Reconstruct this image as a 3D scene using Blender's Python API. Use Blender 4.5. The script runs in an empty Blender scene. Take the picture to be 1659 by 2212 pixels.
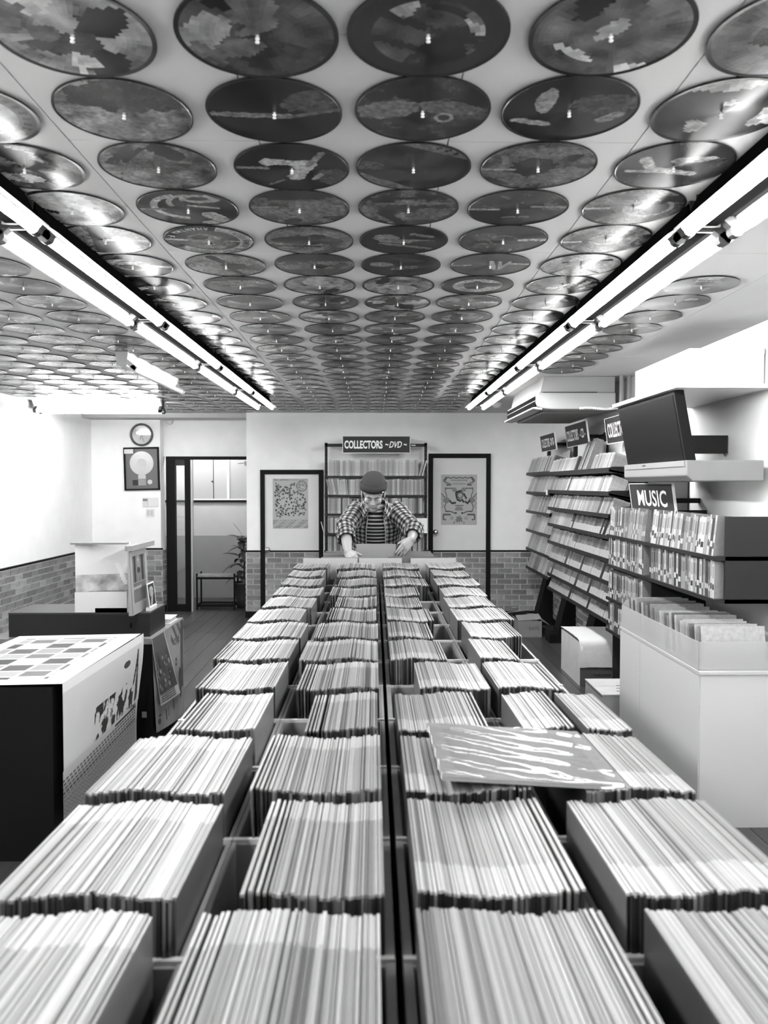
import bpy, bmesh, math, random
from mathutils import Vector, Matrix, noise as mnoise
R = math.radians
V = Vector
scene = bpy.context.scene
COL = scene.collection

# ------------------------------------------------------------------ camera, world, exposure
CAM_Z = 1.55
FPX = 1694.0                                  # focal length in pixels of the 1659 x 2212 frame
cam_d = bpy.data.cameras.new('camera')
cam = bpy.data.objects.new('camera', cam_d)
COL.objects.link(cam)
cam.location = (0, 0, CAM_Z)
cam.rotation_euler = (R(90 - 1.96), 0, R(-0.727))
cam_d.sensor_fit = 'VERTICAL'
cam_d.sensor_height = 45.7
cam_d.lens = 35.0
cam_d.clip_start = 0.05
cam_d.dof.use_dof = True
cam_d.dof.focus_distance = 5.2
cam_d.dof.aperture_fstop = 7.1
scene.camera = cam

world = bpy.data.worlds.new('world')
scene.world = world
world.use_nodes = True
world.node_tree.nodes['Background'].inputs[0].default_value = (0.5, 0.5, 0.5, 1)
world.node_tree.nodes['Background'].inputs[1].default_value = 0.02

scene.view_settings.view_transform = 'Standard'
scene.view_settings.look = 'None'
scene.view_settings.gamma = 1.0
scene.view_settings.use_curve_mapping = False
scene.view_settings.exposure = 0.08
ANI = 0.25
TUBE_EMIT = 86.0

_ya, _th = R(0.727), R(1.96)
FW = V((math.sin(_ya) * math.cos(_th), math.cos(_ya) * math.cos(_th), -math.sin(_th)))
RT = V((math.cos(_ya), -math.sin(_ya), 0))
UP = RT.cross(FW)
def at(px, py, Y):
    """the point of the room at distance Y that the photograph shows at (px, py)"""
    d = FW + RT * ((px - 829.5) / FPX) - UP * ((py - 1106.0) / FPX)
    return V((0, 0, CAM_Z)) + d * (Y / d.y)

# ------------------------------------------------------------------ materials
MATS = {}
def mat(name, v=0.5, rough=0.5, spec=0.5, metal=0.0, noise=0.0, nscale=20.0, bump=0.0, bscale=60.0,
        coat=0.0, aniso=0.0, emit=0.0, stretch=None, brough=0.05, arot=0.0):
    if name in MATS: return MATS[name]
    m = bpy.data.materials.new(name); m.use_nodes = True
    nt = m.node_tree; N = nt.nodes; L = nt.links
    b = N['Principled BSDF']
    at_ = N.new('ShaderNodeAttribute'); at_.attribute_name = 'Col'
    mul = N.new('ShaderNodeVectorMath'); mul.operation = 'SCALE'
    L.new(at_.outputs['Color'], mul.inputs[0]); mul.inputs['Scale'].default_value = v
    out = mul.outputs[0]
    tc = N.new('ShaderNodeTexCoord'); src = tc.outputs['Object']
    if stretch:
        mp = N.new('ShaderNodeMapping'); mp.inputs['Scale'].default_value = stretch
        L.new(src, mp.inputs['Vector']); src = mp.outputs[0]
    if noise:
        nz = N.new('ShaderNodeTexNoise'); nz.inputs['Scale'].default_value = nscale; nz.inputs['Detail'].default_value = 5
        L.new(src, nz.inputs['Vector'])
        mr = N.new('ShaderNodeMapRange'); mr.inputs['From Min'].default_value = 0.25; mr.inputs['From Max'].default_value = 0.75
        mr.inputs['To Min'].default_value = 1 - noise; mr.inputs['To Max'].default_value = 1 + noise
        L.new(nz.outputs['Fac'], mr.inputs['Value'])
        m2 = N.new('ShaderNodeVectorMath'); m2.operation = 'SCALE'
        L.new(out, m2.inputs[0]); L.new(mr.outputs[0], m2.inputs['Scale']); out = m2.outputs[0]
    L.new(out, b.inputs['Base Color'])
    b.inputs['Roughness'].default_value = rough
    b.inputs['Metallic'].default_value = metal
    b.inputs['Specular IOR Level'].default_value = spec
    b.inputs['Coat Weight'].default_value = coat
    b.inputs['Coat Roughness'].default_value = brough
    if aniso:
        b.inputs['Anisotropic'].default_value = aniso; b.inputs['Anisotropic Rotation'].default_value = arot
        tg = N.new('ShaderNodeTangent'); tg.direction_type = 'RADIAL'; tg.axis = 'Z'
        L.new(tg.outputs[0], b.inputs['Tangent'])
    if bump:
        nb = N.new('ShaderNodeTexNoise'); nb.inputs['Scale'].default_value = bscale; nb.inputs['Detail'].default_value = 4
        L.new(src, nb.inputs['Vector'])
        bp = N.new('ShaderNodeBump'); bp.inputs['Strength'].default_value = bump; bp.inputs['Distance'].default_value = 0.01
        L.new(nb.outputs['Fac'], bp.inputs['Height']); L.new(bp.outputs[0], b.inputs['Normal'])
        if coat: L.new(bp.outputs[0], b.inputs['Coat Normal'])
    if emit:
        b.inputs['Emission Color'].default_value = (1, 1, 1, 1); b.inputs['Emission Strength'].default_value = emit
    MATS[name] = m
    return m
def clear_mat(name, gloss=0.14, tint=0.95, rough=0.04, bump=0.0, bscale=20, stretch=(1, 1, 1)):
    if name in MATS: return MATS[name]
    m = bpy.data.materials.new(name); m.use_nodes = True
    nt = m.node_tree; N = nt.nodes; L = nt.links
    N.remove(N['Principled BSDF'])
    t = N.new('ShaderNodeBsdfTransparent'); t.inputs[0].default_value = (tint, tint, tint, 1)
    g = N.new('ShaderNodeBsdfGlossy'); g.inputs['Roughness'].default_value = rough
    mx = N.new('ShaderNodeMixShader'); mx.inputs[0].default_value = gloss
    L.new(t.outputs[0], mx.inputs[1]); L.new(g.outputs[0], mx.inputs[2])
    L.new(mx.outputs[0], N['Material Output'].inputs['Surface'])
    if bump:
        tc = N.new('ShaderNodeTexCoord'); mp = N.new('ShaderNodeMapping'); mp.inputs['Scale'].default_value = stretch
        nb = N.new('ShaderNodeTexNoise'); nb.inputs['Scale'].default_value = bscale; nb.inputs['Detail'].default_value = 2
        bp = N.new('ShaderNodeBump'); bp.inputs['Strength'].default_value = bump; bp.inputs['Distance'].default_value = 0.02
        L.new(tc.outputs['Object'], mp.inputs[0]); L.new(mp.outputs[0], nb.inputs['Vector'])
        L.new(nb.outputs['Fac'], bp.inputs['Height']); L.new(bp.outputs[0], g.inputs['Normal'])
    MATS[name] = m
    return m

WALL = mat('painted_wall', 0.91, 0.75, 0.3, noise=0.03, nscale=6, bump=0.05, bscale=220)
CEIL = mat('ceiling_board', 0.50, 0.6, 0.3, noise=0.03, nscale=3, bump=0.03, bscale=150)
MORTAR = mat('mortar', 0.72, 0.9, 0.2, noise=0.12, nscale=40)
BRICK = mat('brick_face', 0.21, 0.8, 0.3, noise=0.3, nscale=38, bump=0.3, bscale=70, stretch=(.167, 1, 1))
BLACK = mat('black_trim', 0.006, 0.55, 0.12)
BLACK0 = mat('vent_dark', 0.006, 0.9, 0.0)
DARKM = mat('dark_metal', 0.016, 0.45, 0.2)
PLANK = mat('floor_plank', 0.048, 0.33, 0.5, noise=0.35, nscale=5, stretch=(12, 1.2, 1))
FLOORB = mat('floor_base', 0.02, 0.8, 0.2)
DOORM = mat('door_face', 0.70, 0.55, 0.4, noise=0.02, nscale=8)
CHROME = mat('chrome', 0.7, 0.12, 0.5, metal=1.0)
PRINT = mat('printed_paper', 0.85, 0.5, 0.4)
GPRINT = mat('glossy_print', 1.0, 0.25, 0.5, coat=0.3)
DISC = mat('picture_vinyl', 0.80, 0.22, 0.30, aniso=0.9, arot=ANI)
PIN = mat('white_pin', 0.85, 0.4)
TUBE = mat('tube_glow', 0.9, 0.3, emit=TUBE_EMIT)
LAMPW = mat('lamp_enamel', 0.8, 0.35)
def glow_mat(name, v, fac, clear=False):
    m = bpy.data.materials.new(name); m.use_nodes = True; N = m.node_tree.nodes; L = m.node_tree.links
    N.remove(N['Principled BSDF'])
    d = N.new('ShaderNodeBsdfDiffuse'); d.inputs[0].default_value = (v, v, v, 1)
    t = N.new('ShaderNodeBsdfTransparent' if clear else 'ShaderNodeBsdfTranslucent'); t.inputs[0].default_value = (.9, .9, .9, 1)
    mx = N.new('ShaderNodeMixShader'); mx.inputs[0].default_value = fac
    L.new(d.outputs[0], mx.inputs[1]); L.new(t.outputs[0], mx.inputs[2]); L.new(mx.outputs[0], N['Material Output'].inputs['Surface'])
    return m
LAMPWING = glow_mat('lamp_wing', .8, .40, True)  # added tube shields, letting part of the light up to the ceiling
CLOUDY = glow_mat('cloudy_acrylic', .6, .62, True)
TUBE_SOFT = mat('tube_glow_soft', 0.9, 0.3, emit=TUBE_EMIT * .6)
LAMPG = mat('lamp_spine', 0.004, 0.7, 0.0)  # shade between the glaring tubes put into a near-black housing colour
LAMPD = mat('lamp_socket', 0.02, 0.5)  # dark colour stands in for the backlit shade of sockets and end plates
SLEEVE = mat('sleeve_card', 0.38, 0.38, 0.5, noise=0.10, nscale=30, stretch=(40, 2, 2))
BINM = mat('bin_board', 0.24, 0.45, 0.4, noise=0.12, nscale=14)
BINE = mat('bin_edge', 0.50, 0.4, 0.4)
SHELFM = mat('shelf_steel', 0.014, 0.45, 0.2)
CASEM = mat('plastic_case', 0.58, 0.25, 0.5, noise=0.18, nscale=45)
SIGNM = mat('sign_board', 0.026, 0.5, 0.2)
SIGNT = mat('sign_letters', 0.82, 0.5)
CARD = mat('cardboard', 0.23, 0.75, 0.2, noise=0.08, nscale=12)
CLOTH = mat('white_cloth', 0.90, 0.85, 0.2, noise=0.03, nscale=12, bump=0.25, bscale=18)
WHITEP = mat('white_plastic', 0.72, 0.35)
GREYP = mat('grey_plastic', 0.35, 0.4)
SCREEN = mat('tv_screen', 0.008, 0.4, 0.04)
TVB = mat('tv_bezel', 0.008, 0.5, 0.08)
ACRYL = clear_mat('clear_acrylic', 0.10, 0.92)
SKIN = mat('skin', 0.22, 0.5, 0.4, noise=0.04, nscale=30)
KNIT = mat('knit', 0.038, 0.95, 0.1, noise=0.15, nscale=160, bump=0.6, bscale=260)
FABRIC = mat('fabric', 1.0, 0.9, 0.1, noise=0.10, nscale=90, bump=0.15, bscale=90)
DENIM = mat('denim', 0.04, 0.9, 0.1)
HAIR = mat('hair', 0.010, 0.5)
LEAF = mat('leaf', 0.022, 0.45, 0.5)
POT = mat('pot_glaze', 0.035, 0.5, 0.4, noise=0.9, nscale=120)

# ------------------------------------------------------------------ mesh helpers
class MB:
    def __init__(s): s.v = []; s.f = []; s.m = []; s.c = []
    def face(s, pts, c=1.0, m=0):
        n = len(s.v); s.v += [tuple(p) for p in pts]; s.f.append(tuple(range(n, n + len(pts)))); s.c.append(c); s.m.append(m)
    def box(s, x0, x1, y0, y1, z0, z1, c=1.0, m=0, cols=None, M=None):
        n = len(s.v)
        P = [(x0, y0, z0), (x1, y0, z0), (x1, y1, z0), (x0, y1, z0), (x0, y0, z1), (x1, y0, z1), (x1, y1, z1), (x0, y1, z1)]
        if M: P = [tuple(M @ V(p)) for p in P]
        s.v += P
        F = [(0, 3, 2, 1), (4, 5, 6, 7), (0, 1, 5, 4), (1, 2, 6, 5), (2, 3, 7, 6), (3, 0, 4, 7)]   # bottom top front right back left
        for i, q in enumerate(F):
            s.f.append(tuple(n + k for k in q)); s.m.append(m); s.c.append(cols[i] if cols else c)
        return s
    def loft(s, rings, c=1.0, m=0, cap0=True, cap1=True, closed=True, colf=None):
        n0 = len(s.v); k = len(rings[0])
        for r in rings: s.v += [tuple(p) for p in r]
        for i in range(len(rings) - 1):
            for j in range(k if closed else k - 1):
                a = n0 + i * k + j; b = n0 + i * k + (j + 1) % k
                s.f.append((a, b, b + k, a + k)); s.m.append(m); s.c.append(colf(i, j) if colf else c)
        if cap0: s.f.append(tuple(n0 + j for j in reversed(range(k)))); s.m.append(m); s.c.append(colf(0, 0) if colf else c)
        if cap1:
            b0 = n0 + (len(rings) - 1) * k
            s.f.append(tuple(b0 + j for j in range(k))); s.m.append(m); s.c.append(colf(len(rings) - 2, 0) if colf else c)
        return s
    def cyl(s, p0, p1, r0, r1=None, n=12, c=1.0, m=0, cap=True):
        p0, p1 = V(p0), V(p1); r1 = r0 if r1 is None else r1
        d = (p1 - p0).normalized(); a = d.orthogonal().normalized(); b = d.cross(a)
        rg = lambda p, r: [p + (a * math.cos(2 * math.pi * i / n) + b * math.sin(2 * math.pi * i / n)) * r for i in range(n)]
        return s.loft([rg(p0, r0), rg(p1, r1)], c, m, cap, cap)
    def tube(s, pts, r, n=8, c=1.0, m=0):
        pts = [V(p) for p in pts]; rings = []
        rr = r if isinstance(r, (list, tuple)) else [r] * len(pts)
        ref = None
        for i, p in enumerate(pts):
            d = (pts[min(i + 1, len(pts) - 1)] - pts[max(i - 1, 0)]).normalized()
            if ref is None: ref = d.orthogonal().normalized()
            a = (ref - d * ref.dot(d)).normalized(); ref = a; b = d.cross(a)
            rings.append([p + (a * math.cos(2 * math.pi * j / n) + b * math.sin(2 * math.pi * j / n)) * rr[i] for j in range(n)])
        return s.loft(rings, c, m)
    def lathe(s, prof, n=24, M=None, c=1.0, m=0, cap=True):
        """prof: list of (radius, z)"""
        rings = []
        for r, z in prof:
            P = [V((r * math.cos(2 * math.pi * i / n), r * math.sin(2 * math.pi * i / n), z)) for i in range(n)]
            rings.append([M @ p for p in P] if M else P)
        return s.loft(rings, c, m, cap, cap)
    def capsule(s, p0, p1, r0, r1, n=12, flat=1.0, side=None):
        p0, p1 = V(p0), V(p1); d = p1 - p0
        if d.length < 1e-6: d = V((0, 0, 1e-6))
        d.normalize()
        a = (side - d * side.dot(d)).normalized() if side is not None else d.orthogonal().normalized()
        b = d.cross(a)
        rings = []
        for k in range(6):
            t = -math.pi / 2 + (math.pi / 2) * (k + 0.15) / 5.15
            rings.append((p0 + d * (r0 * math.sin(t)), r0 * math.cos(t)))
        for k in range(6):
            t = (math.pi / 2) * k / 5.15
            rings.append((p1 + d * (r1 * math.sin(t)), r1 * math.cos(t)))
        return s.loft([[p + (a * math.cos(2 * math.pi * j / n) + b * math.sin(2 * math.pi * j / n) * flat) * r for j in range(n)] for p, r in rings])
    def ellipsoid(s, c0, rad, M=None, n=20, k=12, c=1.0, m=0):
        rings = []
        for i in range(k):
            t = -math.pi / 2 + math.pi * (i + 0.25) / (k - 0.5)
            P = [V((rad[0] * math.cos(t) * math.cos(2 * math.pi * j / n), rad[1] * math.cos(t) * math.sin(2 * math.pi * j / n), rad[2] * math.sin(t))) + V(c0) for j in range(n)]
            rings.append([M @ p for p in P] if M else P)
        return s.loft(rings, c, m)
    def prism(s, poly, axis, a, b, c=1.0, m=0):
        """poly: 2D outline, extruded along axis 'x','y' or 'z' from a to b"""
        f = {'x': lambda p, t: (t, p[0], p[1]), 'y': lambda p, t: (p[0], t, p[1]), 'z': lambda p, t: (p[0], p[1], t)}[axis]
        return s.loft([[f(p, a) for p in poly], [f(p, b) for p in poly]], c, m)
    def mesh(s, name, mats, smooth=False, fix=True):
        me = bpy.data.meshes.new(name)
        me.from_pydata(s.v, [], s.f)
        for mm in (mats if isinstance(mats, (list, tuple)) else [mats]): me.materials.append(mm)
        me.polygons.foreach_set('material_index', s.m)
        if smooth: me.polygons.foreach_set('use_smooth', [True] * len(s.f))
        ca = me.color_attributes.new('Col', 'FLOAT_COLOR', 'CORNER')
        buf = []
        for p, c in zip(me.polygons, s.c):
            buf += [c, c, c, 1.0] * p.loop_total
        ca.data.foreach_set('color', buf)
        if fix:
            bm = bmesh.new(); bm.from_mesh(me)
            bmesh.ops.recalc_face_normals(bm, faces=bm.faces)
            bm.to_mesh(me); bm.free()
        me.update()
        return me
    def build(s, name, mats, parent=None, smooth=False, loc=None, fix=True, weld=False):
        o = bpy.data.objects.new(name, s.mesh(name, mats, smooth, fix))
        COL.objects.link(o)
        if loc is not None: o.location = loc
        if parent is not None: o.parent = parent
        return o

def link(name, me, parent=None, loc=(0, 0, 0), rot=None, scale=None):
    o = bpy.data.objects.new(name, me); COL.objects.link(o); o.location = loc
    if rot is not None: o.rotation_euler = rot
    if scale is not None: o.scale = scale
    if parent is not None: o.parent = parent
    return o
def empty(name, loc=(0, 0, 0), rot=(0, 0, 0)):
    o = bpy.data.objects.new(name, None); COL.objects.link(o); o.location = loc; o.rotation_euler = rot
    o.empty_display_size = 0.05
    return o
def tag(o, label, cat, group=None):
    o['label'] = label; o['category'] = cat
    if group: o['group'] = group
    return o
def structure(o, label=None, cat=None):
    o['kind'] = 'structure'
    if label: o['label'] = label
    if cat: o['category'] = cat
    return o
def bevel(o, w, seg=2):
    md = o.modifiers.new('bevel', 'BEVEL'); md.width = w; md.segments = seg; md.limit_method = 'ANGLE'
    return o
ONES = 'zeroth first second third fourth fifth sixth seventh eighth ninth tenth eleventh twelfth thirteenth fourteenth fifteenth sixteenth seventeenth eighteenth nineteenth'.split()
TENS = {20: 'twent', 30: 'thirt', 40: 'fort', 50: 'fift', 60: 'sixt', 70: 'sevent', 80: 'eight', 90: 'ninet'}
def nth(n):
    if n < 20: return ONES[n]
    t, u = n // 10 * 10, n % 10
    return TENS[t] + ('ieth' if u == 0 else 'y-' + ONES[u])
def tone(v):
    return 'black' if v < .03 else 'dark' if v < .12 else 'grey' if v < .32 else 'pale' if v < .6 else 'white'

def text_mb(s, w, h, depth=0.001, bold=0.0, shear=0.0, c=1.0):
    """letters fitted into w x h, centred on the origin of the XY plane, facing +Z"""
    cu = bpy.data.curves.new('txt', 'FONT'); cu.body = s; cu.offset = bold; cu.shear = shear; cu.resolution_u = 3
    o = bpy.data.objects.new('txt', cu); COL.objects.link(o)
    bpy.context.view_layer.update()
    dg = bpy.context.evaluated_depsgraph_get()
    me = bpy.data.meshes.new_from_object(o.evaluated_get(dg))
    P = [v.co.copy() for v in me.vertices]; F = [tuple(p.vertices) for p in me.polygons]
    bpy.data.objects.remove(o); bpy.data.curves.remove(cu); bpy.data.meshes.remove(me)
    x0 = min(p.x for p in P); x1 = max(p.x for p in P); y0 = min(p.y for p in P); y1 = max(p.y for p in P)
    mb = MB()
    mb.v = [((p.x - (x0 + x1) / 2) * w / (x1 - x0), (p.y - (y0 + y1) / 2) * h / (y1 - y0), depth) for p in P]
    mb.f = F; mb.c = [c] * len(F); mb.m = [0] * len(F)
    return mb
def place(mb, M):
    mb.v = [tuple(M @ V(p)) for p in mb.v]; return mb
def frame(origin, ex, ey):
    """matrix taking local x,y,z to ex, ey, ex x ey at origin"""
    ex = V(ex).normalized(); ey = V(ey).normalized(); ez = ex.cross(ey)
    return Matrix(((ex.x, ey.x, ez.x, origin[0]), (ex.y, ey.y, ez.y, origin[1]), (ex.z, ey.z, ez.z, origin[2]), (0, 0, 0, 1)))
def sheet(posf, nx, ny, colf, thick=0.0006):
    """printed sheet: posf(u,v) -> point, colf(u,v) -> grey, u right, v up; thin but solid"""
    mb = MB(); P = [[V(posf(i / nx, j / ny)) for i in range(nx + 1)] for j in range(ny + 1)]
    nrm = (P[0][nx] - P[0][0]).cross(P[ny][0] - P[0][0]).normalized()
    for j in range(ny + 1): mb.v += [tuple(p) for p in P[j]]
    for j in range(ny):
        for i in range(nx):
            a = j * (nx + 1) + i
            mb.f.append((a, a + 1, a + nx + 2, a + nx + 1)); mb.m.append(0); mb.c.append(colf((i + .5) / nx, (j + .5) / ny))
    b = len(mb.v)
    q = [P[0][0], P[0][nx], P[ny][nx], P[ny][0]]
    # back, following the long edges
    n0 = len(mb.v)
    for j in range(ny + 1):
        mb.v += [tuple(P[j][0] - nrm * thick), tuple(P[j][nx] - nrm * thick)]
    for j in range(ny):
        a = n0 + 2 * j
        mb.f.append((a + 1, a, a + 2, a + 3)); mb.m.append(0); mb.c.append(0.7)
    return mb
def fbm(x, y, s=1.0, seed=0.0):
    return mnoise.fractal(V((x * s + seed * 7.3, y * s - seed * 3.1, seed)), 1.0, 2.0, 4)
def seg_d(px, py, ax, ay, bx, by):
    dx, dy = bx - ax, by - ay; t = max(0, min(1, ((px - ax) * dx + (py - ay) * dy) / (dx * dx + dy * dy + 1e-9)))
    return math.hypot(px - ax - t * dx, py - ay - t * dy)

# ------------------------------------------------------------------ the room
XL, XR, YB, YF = -3.40, 2.00, -2.60, 9.15      # left wall, right wall, wall behind the camera, far wall
CH = 2.39                                      # ceiling height
YC, YD, YK = 9.50, 9.65, 10.80                 # clock wall, entrance plane, corridor wall
XA, XB_ = -1.483, -2.575                       # corner of the far wall, corner of the clock wall
rnd = random.Random(11)

floor = structure(MB().box(XL - .9, XR + .1, YB - .1, YK + .1, -0.10, -0.012, c=3.0).build('floor', FLOORB))
pl_me = [MB().box(0, .147, 0, 1.0, -.012, 0, c=c).mesh('plank', PLANK) for c in (.75, .9, 1.0, 1.12, 1.3)]
for i in range(36):
    x = XL + i * .15
    y = 0.2 - rnd.random() * 1.5
    while y < YK:
        ln = 1.65
        y1 = min(y + ln, YK)
        if y1 > .2: link('plank', rnd.choice(pl_me), floor, (x, y, 0), scale=(1, (y1 - y - .003), 1))
        y += ln

ceiling = structure(MB().box(XL - .9, XR + .1, YB - .1, YK + .1, CH + .009, CH + .12, c=.5).build('ceiling', CEIL))
cp_me = [MB().box(0, 1, 0, 1, 0, .009, c=c).mesh('ceiling_panel', CEIL) for c in (.97, 1.0, 1.03)]
xs = [.646 + .4625 * k for k in range(-9, 4)]
for i in range(-9, 4):
    x0, x1 = .646 + .4625 * (i - 1), .646 + .4625 * i
    x0, x1 = max(x0, XL), min(x1, XR)
    if x1 - x0 < .02: continue
    off = .455 * (i % 2)
    y = YB - off
    while y < YD:
        y0, y1 = max(y, YB), min(y + .91, YD)
        if y1 - y0 > .02:
            link('ceiling_panel', rnd.choice(cp_me), ceiling, (x0, y0, CH), scale=(x1 - x0 - .003, y1 - y0 - .003, 1))
        y += .91

def wall(name, x0, x1, y0, y1, z0=0, z1=CH, m=WALL, c=1.0):
    return structure(MB().box(x0, x1, y0, y1, z0, z1, c=c).build(name, m))
wall_far = wall('wall_far', XA, XR, YF, YF + .12)
wall_right = wall('wall_right', XR, XR + .1, YB, YF + .12)
wall_left = wall('wall_left', XL - .1, XL, YB, YC + .15)
wall_back = wall('wall_back', XL, XR, YB - .1, YB)
wall_clock = wall('wall_clock', XL, XB_, YC, YD + .05)
wall_header = wall('wall_header', XB_, XA, YD, YD + .10, 1.90, CH)
wall_return = wall('wall_return', XA, XA + .12, YF + .12, YD + .10)
wall_corr_l = wall('wall_corridor_left', XL - .9, XL - .8, YD + .05, YK + .1)
wall_corr_r = wall('wall_corridor_right', XA + 1.0, XA + 1.1, YD + .1, YK + .1)
wall_corr_f = wall('wall_corridor_front', XA + .12, XA + 1.0, YD, YD + .1)
wall_corr_g = wall('wall_corridor_end', XL - .9, XL, YD + .05, YD + .15)
# ceiling bulkhead over the entrance
structure(MB().box(XL, XA, YF + .05, YC, CH - .055, CH).build('trim_1', mat('beam_paint', .45, .6)))

# ---- brick dado
bc = [(.72, .8), (.85, .9), (1.0, 1.0), (1.12, 1.05), (1.3, 1.1), (1.5, 1.2)]
bk_me = [MB().box(0, 1, -.010, 0, 0, .0520, c=c).mesh('brick', BRICK) for c, _ in bc]
BR0, BRP, BRL = .085, .0625, .178
def bricks(parent, origin, ang, length, z1=.772, off=0.0, rows=11):
    """running bond on a wall face; local x runs along the face, local -y out of it"""
    ca, sa = math.cos(ang), math.sin(ang)
    for r in range(rows):
        s = -off - (BRL / 2 if r % 2 else 0) - rnd.random() * .012
        while s < length:
            a, b = max(s, 0), min(s + BRL - .011, length)
            if b - a > .018:
                link('brick', rnd.choice(bk_me), parent, (origin[0] + ca * a, origin[1] + sa * a, BR0 + r * BRP),
                     rot=(0, 0, ang), scale=(b - a, 1 + rnd.random() * .25, 1))
            s += BRL
def dado(name, x0, x1, y0, y1):
    o = structure(MB().box(x0, x1, y0, y1, 0.075, .772).build(name, MORTAR)); return o
D = .012
d_a = dado('wall_dado_far', XA, -1.325, YF - D, YF); bricks(d_a, (XA, YF - D), 0, .158)
d_b = dado('wall_dado_middle', -.588, .632, YF - D, YF); bricks(d_b, (-.588, YF - D), 0, 1.22)
d_c = dado('wall_dado_corner', 1.362, XR - D, YF - D, YF); bricks(d_c, (1.362, YF - D), 0, XR - D - 1.362)
d_r = dado('wall_dado_right', XR - D, XR, 1.0, YF); bricks(d_r, (XR - D, YF - .012), R(-90), 4.1)
d_k = dado('wall_dado_clock', XL + D, XB_ + D, YC - D, YC); bricks(d_k, (XL + D, YC - D), 0, XB_ - XL, off=.05)
d_q = dado('wall_dado_jamb', XB_, XB_ + D, YC, YD); bricks(d_q, (XB_ + D, YC), R(90), YD - YC)
d_w = dado('wall_dado_left', XL, XL + D, 3.0, YC); bricks(d_w, (XL + D, 6.6), R(90), YC - 6.62)
d_t = dado('wall_dado_return', XA - D, XA, YF, YD); bricks(d_t, (XA - D, YD - .01), R(-90), YD - YF - .02)
# rails and baseboards
def strip(name, x0, x1, y0, y1, z0, z1): return structure(MB().box(x0, x1, y0, y1, z0, z1).build(name, BLACK))
strip('trim_2', XA - .02, -1.325, YF - .024, YF, .772, .790)
strip('trim_3', -.588, .632, YF - .024, YF, .772, .790)
strip('trim_4', 1.362, XR - .024, YF - .024, YF, .772, .790)
strip('trim_5', XR - .024, XR, 1.0, YF, .772, .790)
strip('trim_6', XL + .024, XB_ + .024, YC - .024, YC, .772, .790)
strip('trim_7', XL, XL + .024, 3.0, YC, .772, .790)
strip('baseboard_far', XA - .02, -1.325, YF - .022, YF, 0, .075)
strip('baseboard_middle', -.588, .632, YF - .022, YF, 0, .075)
strip('baseboard_corner', 1.362, XR - .022, YF - .022, YF, 0, .075)
strip('baseboard_right', XR - .022, XR, 1.0, YF, 0, .075)
strip('baseboard_clock', XL + .022, XB_ + .022, YC - .022, YC, 0, .075)
strip('baseboard_jamb', XB_, XB_ + .022, YC, YD, 0, .075)
strip('baseboard_left', XL, XL + .022, 3.0, YC, 0, .075)
strip('baseboard_return', XA - .022, XA, YF, YD, 0, .075)

# ---- the two white doors with brick-clad lower halves
def knob(parent, x, y, z):
    M = Matrix.Translation((x, y, z)) @ Matrix.Rotation(R(90), 4, 'X')
    MB().lathe([(.030, 0), (.030, .006), (.012, .010), (.011, .030), (.024, .036), (.031, .048), (.029, .060), (.018, .068), (.003, .070)], 20, M).build('door_knob', CHROME, parent, True)
def door(name, x0, x1, ztop, knob_x, knob_z):
    d = structure(empty(name, ((x0 + x1) / 2, YF, 0)))
    cx = (x0 + x1) / 2
    w = .052
    L = lambda x: x - cx
    MB().box(L(x0 + w), L(x1 - w), -.016, 0, .79, ztop - w).build('door_leaf', DOORM, d)
    MB().box(L(x0), L(x0 + w), -.030, 0, 0, ztop).build('door_jamb', BLACK, d)
    MB().box(L(x1 - w), L(x1), -.030, 0, 0, ztop).build('door_jamb', BLACK, d)
    MB().box(L(x0 + w), L(x1 - w), -.030, 0, ztop - w, ztop).build('door_head', BLACK, d)
    MB().box(L(x0 + w), L(x1 - w), -.022, 0, .772, .790).build('door_rail', BLACK, d)
    lo = MB().box(L(x0 + w), L(x1 - w), -.010, 0, .02, .772).build('door_base', MORTAR, d)
    bricks(lo, (L(x0 + w), -.010), 0, x1 - x0 - 2 * w, off=.06)
    knob(d, L(knob_x), -.016, knob_z)
    return d
door('door_1', -1.321, -.591, 1.728, at(579, 1187, 9.13).x, at(579, 1187, 9.13).z)
door('door_2', .635, 1.358, 1.917, at(941, 1149, 9.13).x, at(941, 1149, 9.13).z)

# ---- entrance: fixed sidelight, header bar, open doorway with closer
d3 = structure(empty('door_3', (-2.0, YD, 0)))
q = lambda px, Y=YD: at(px, 1100, Y).x + 2.0
MB().box(q(361), q(380), -.04, .04, 0, 1.89).build('side_stile', BLACK, d3)
MB().box(q(401), q(413), -.04, .04, 0, 1.89).build('side_stile', BLACK, d3)
MB().box(q(380), q(401), -.03, .03, 0, .085).build('bottom_rail', BLACK, d3)
MB().box(q(380), q(401), -.03, .03, 1.79, 1.89).build('top_rail', DARKM, d3)
MB().box(q(380), q(401), -.004, .004, .085, 1.79).build('glass_pane', clear_mat('pane_glass', .05, .97), d3)
MB().box(q(413), q(417), -.03, .03, 0, 1.86).build('steel_edge', mat('steel_edge', .5, .3, metal=.6), d3)
MB().box(q(361), XA + 2.0, -.045, .045, 1.862, 1.90).build('header_bar', BLACK, d3)
cl = MB(); cl.box(-1.60 + 2, XA + 2.0 - .005, .05, .10, 1.79, 1.845); cl.build('door_closer', GREYP, d3)
MB().tube([(-1.56 + 2, .12, 1.83), (-1.70 + 2, .20, 1.825), (-1.60 + 2, .27, 1.835)], .008).build('closer_arm', GREYP, d3)

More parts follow.
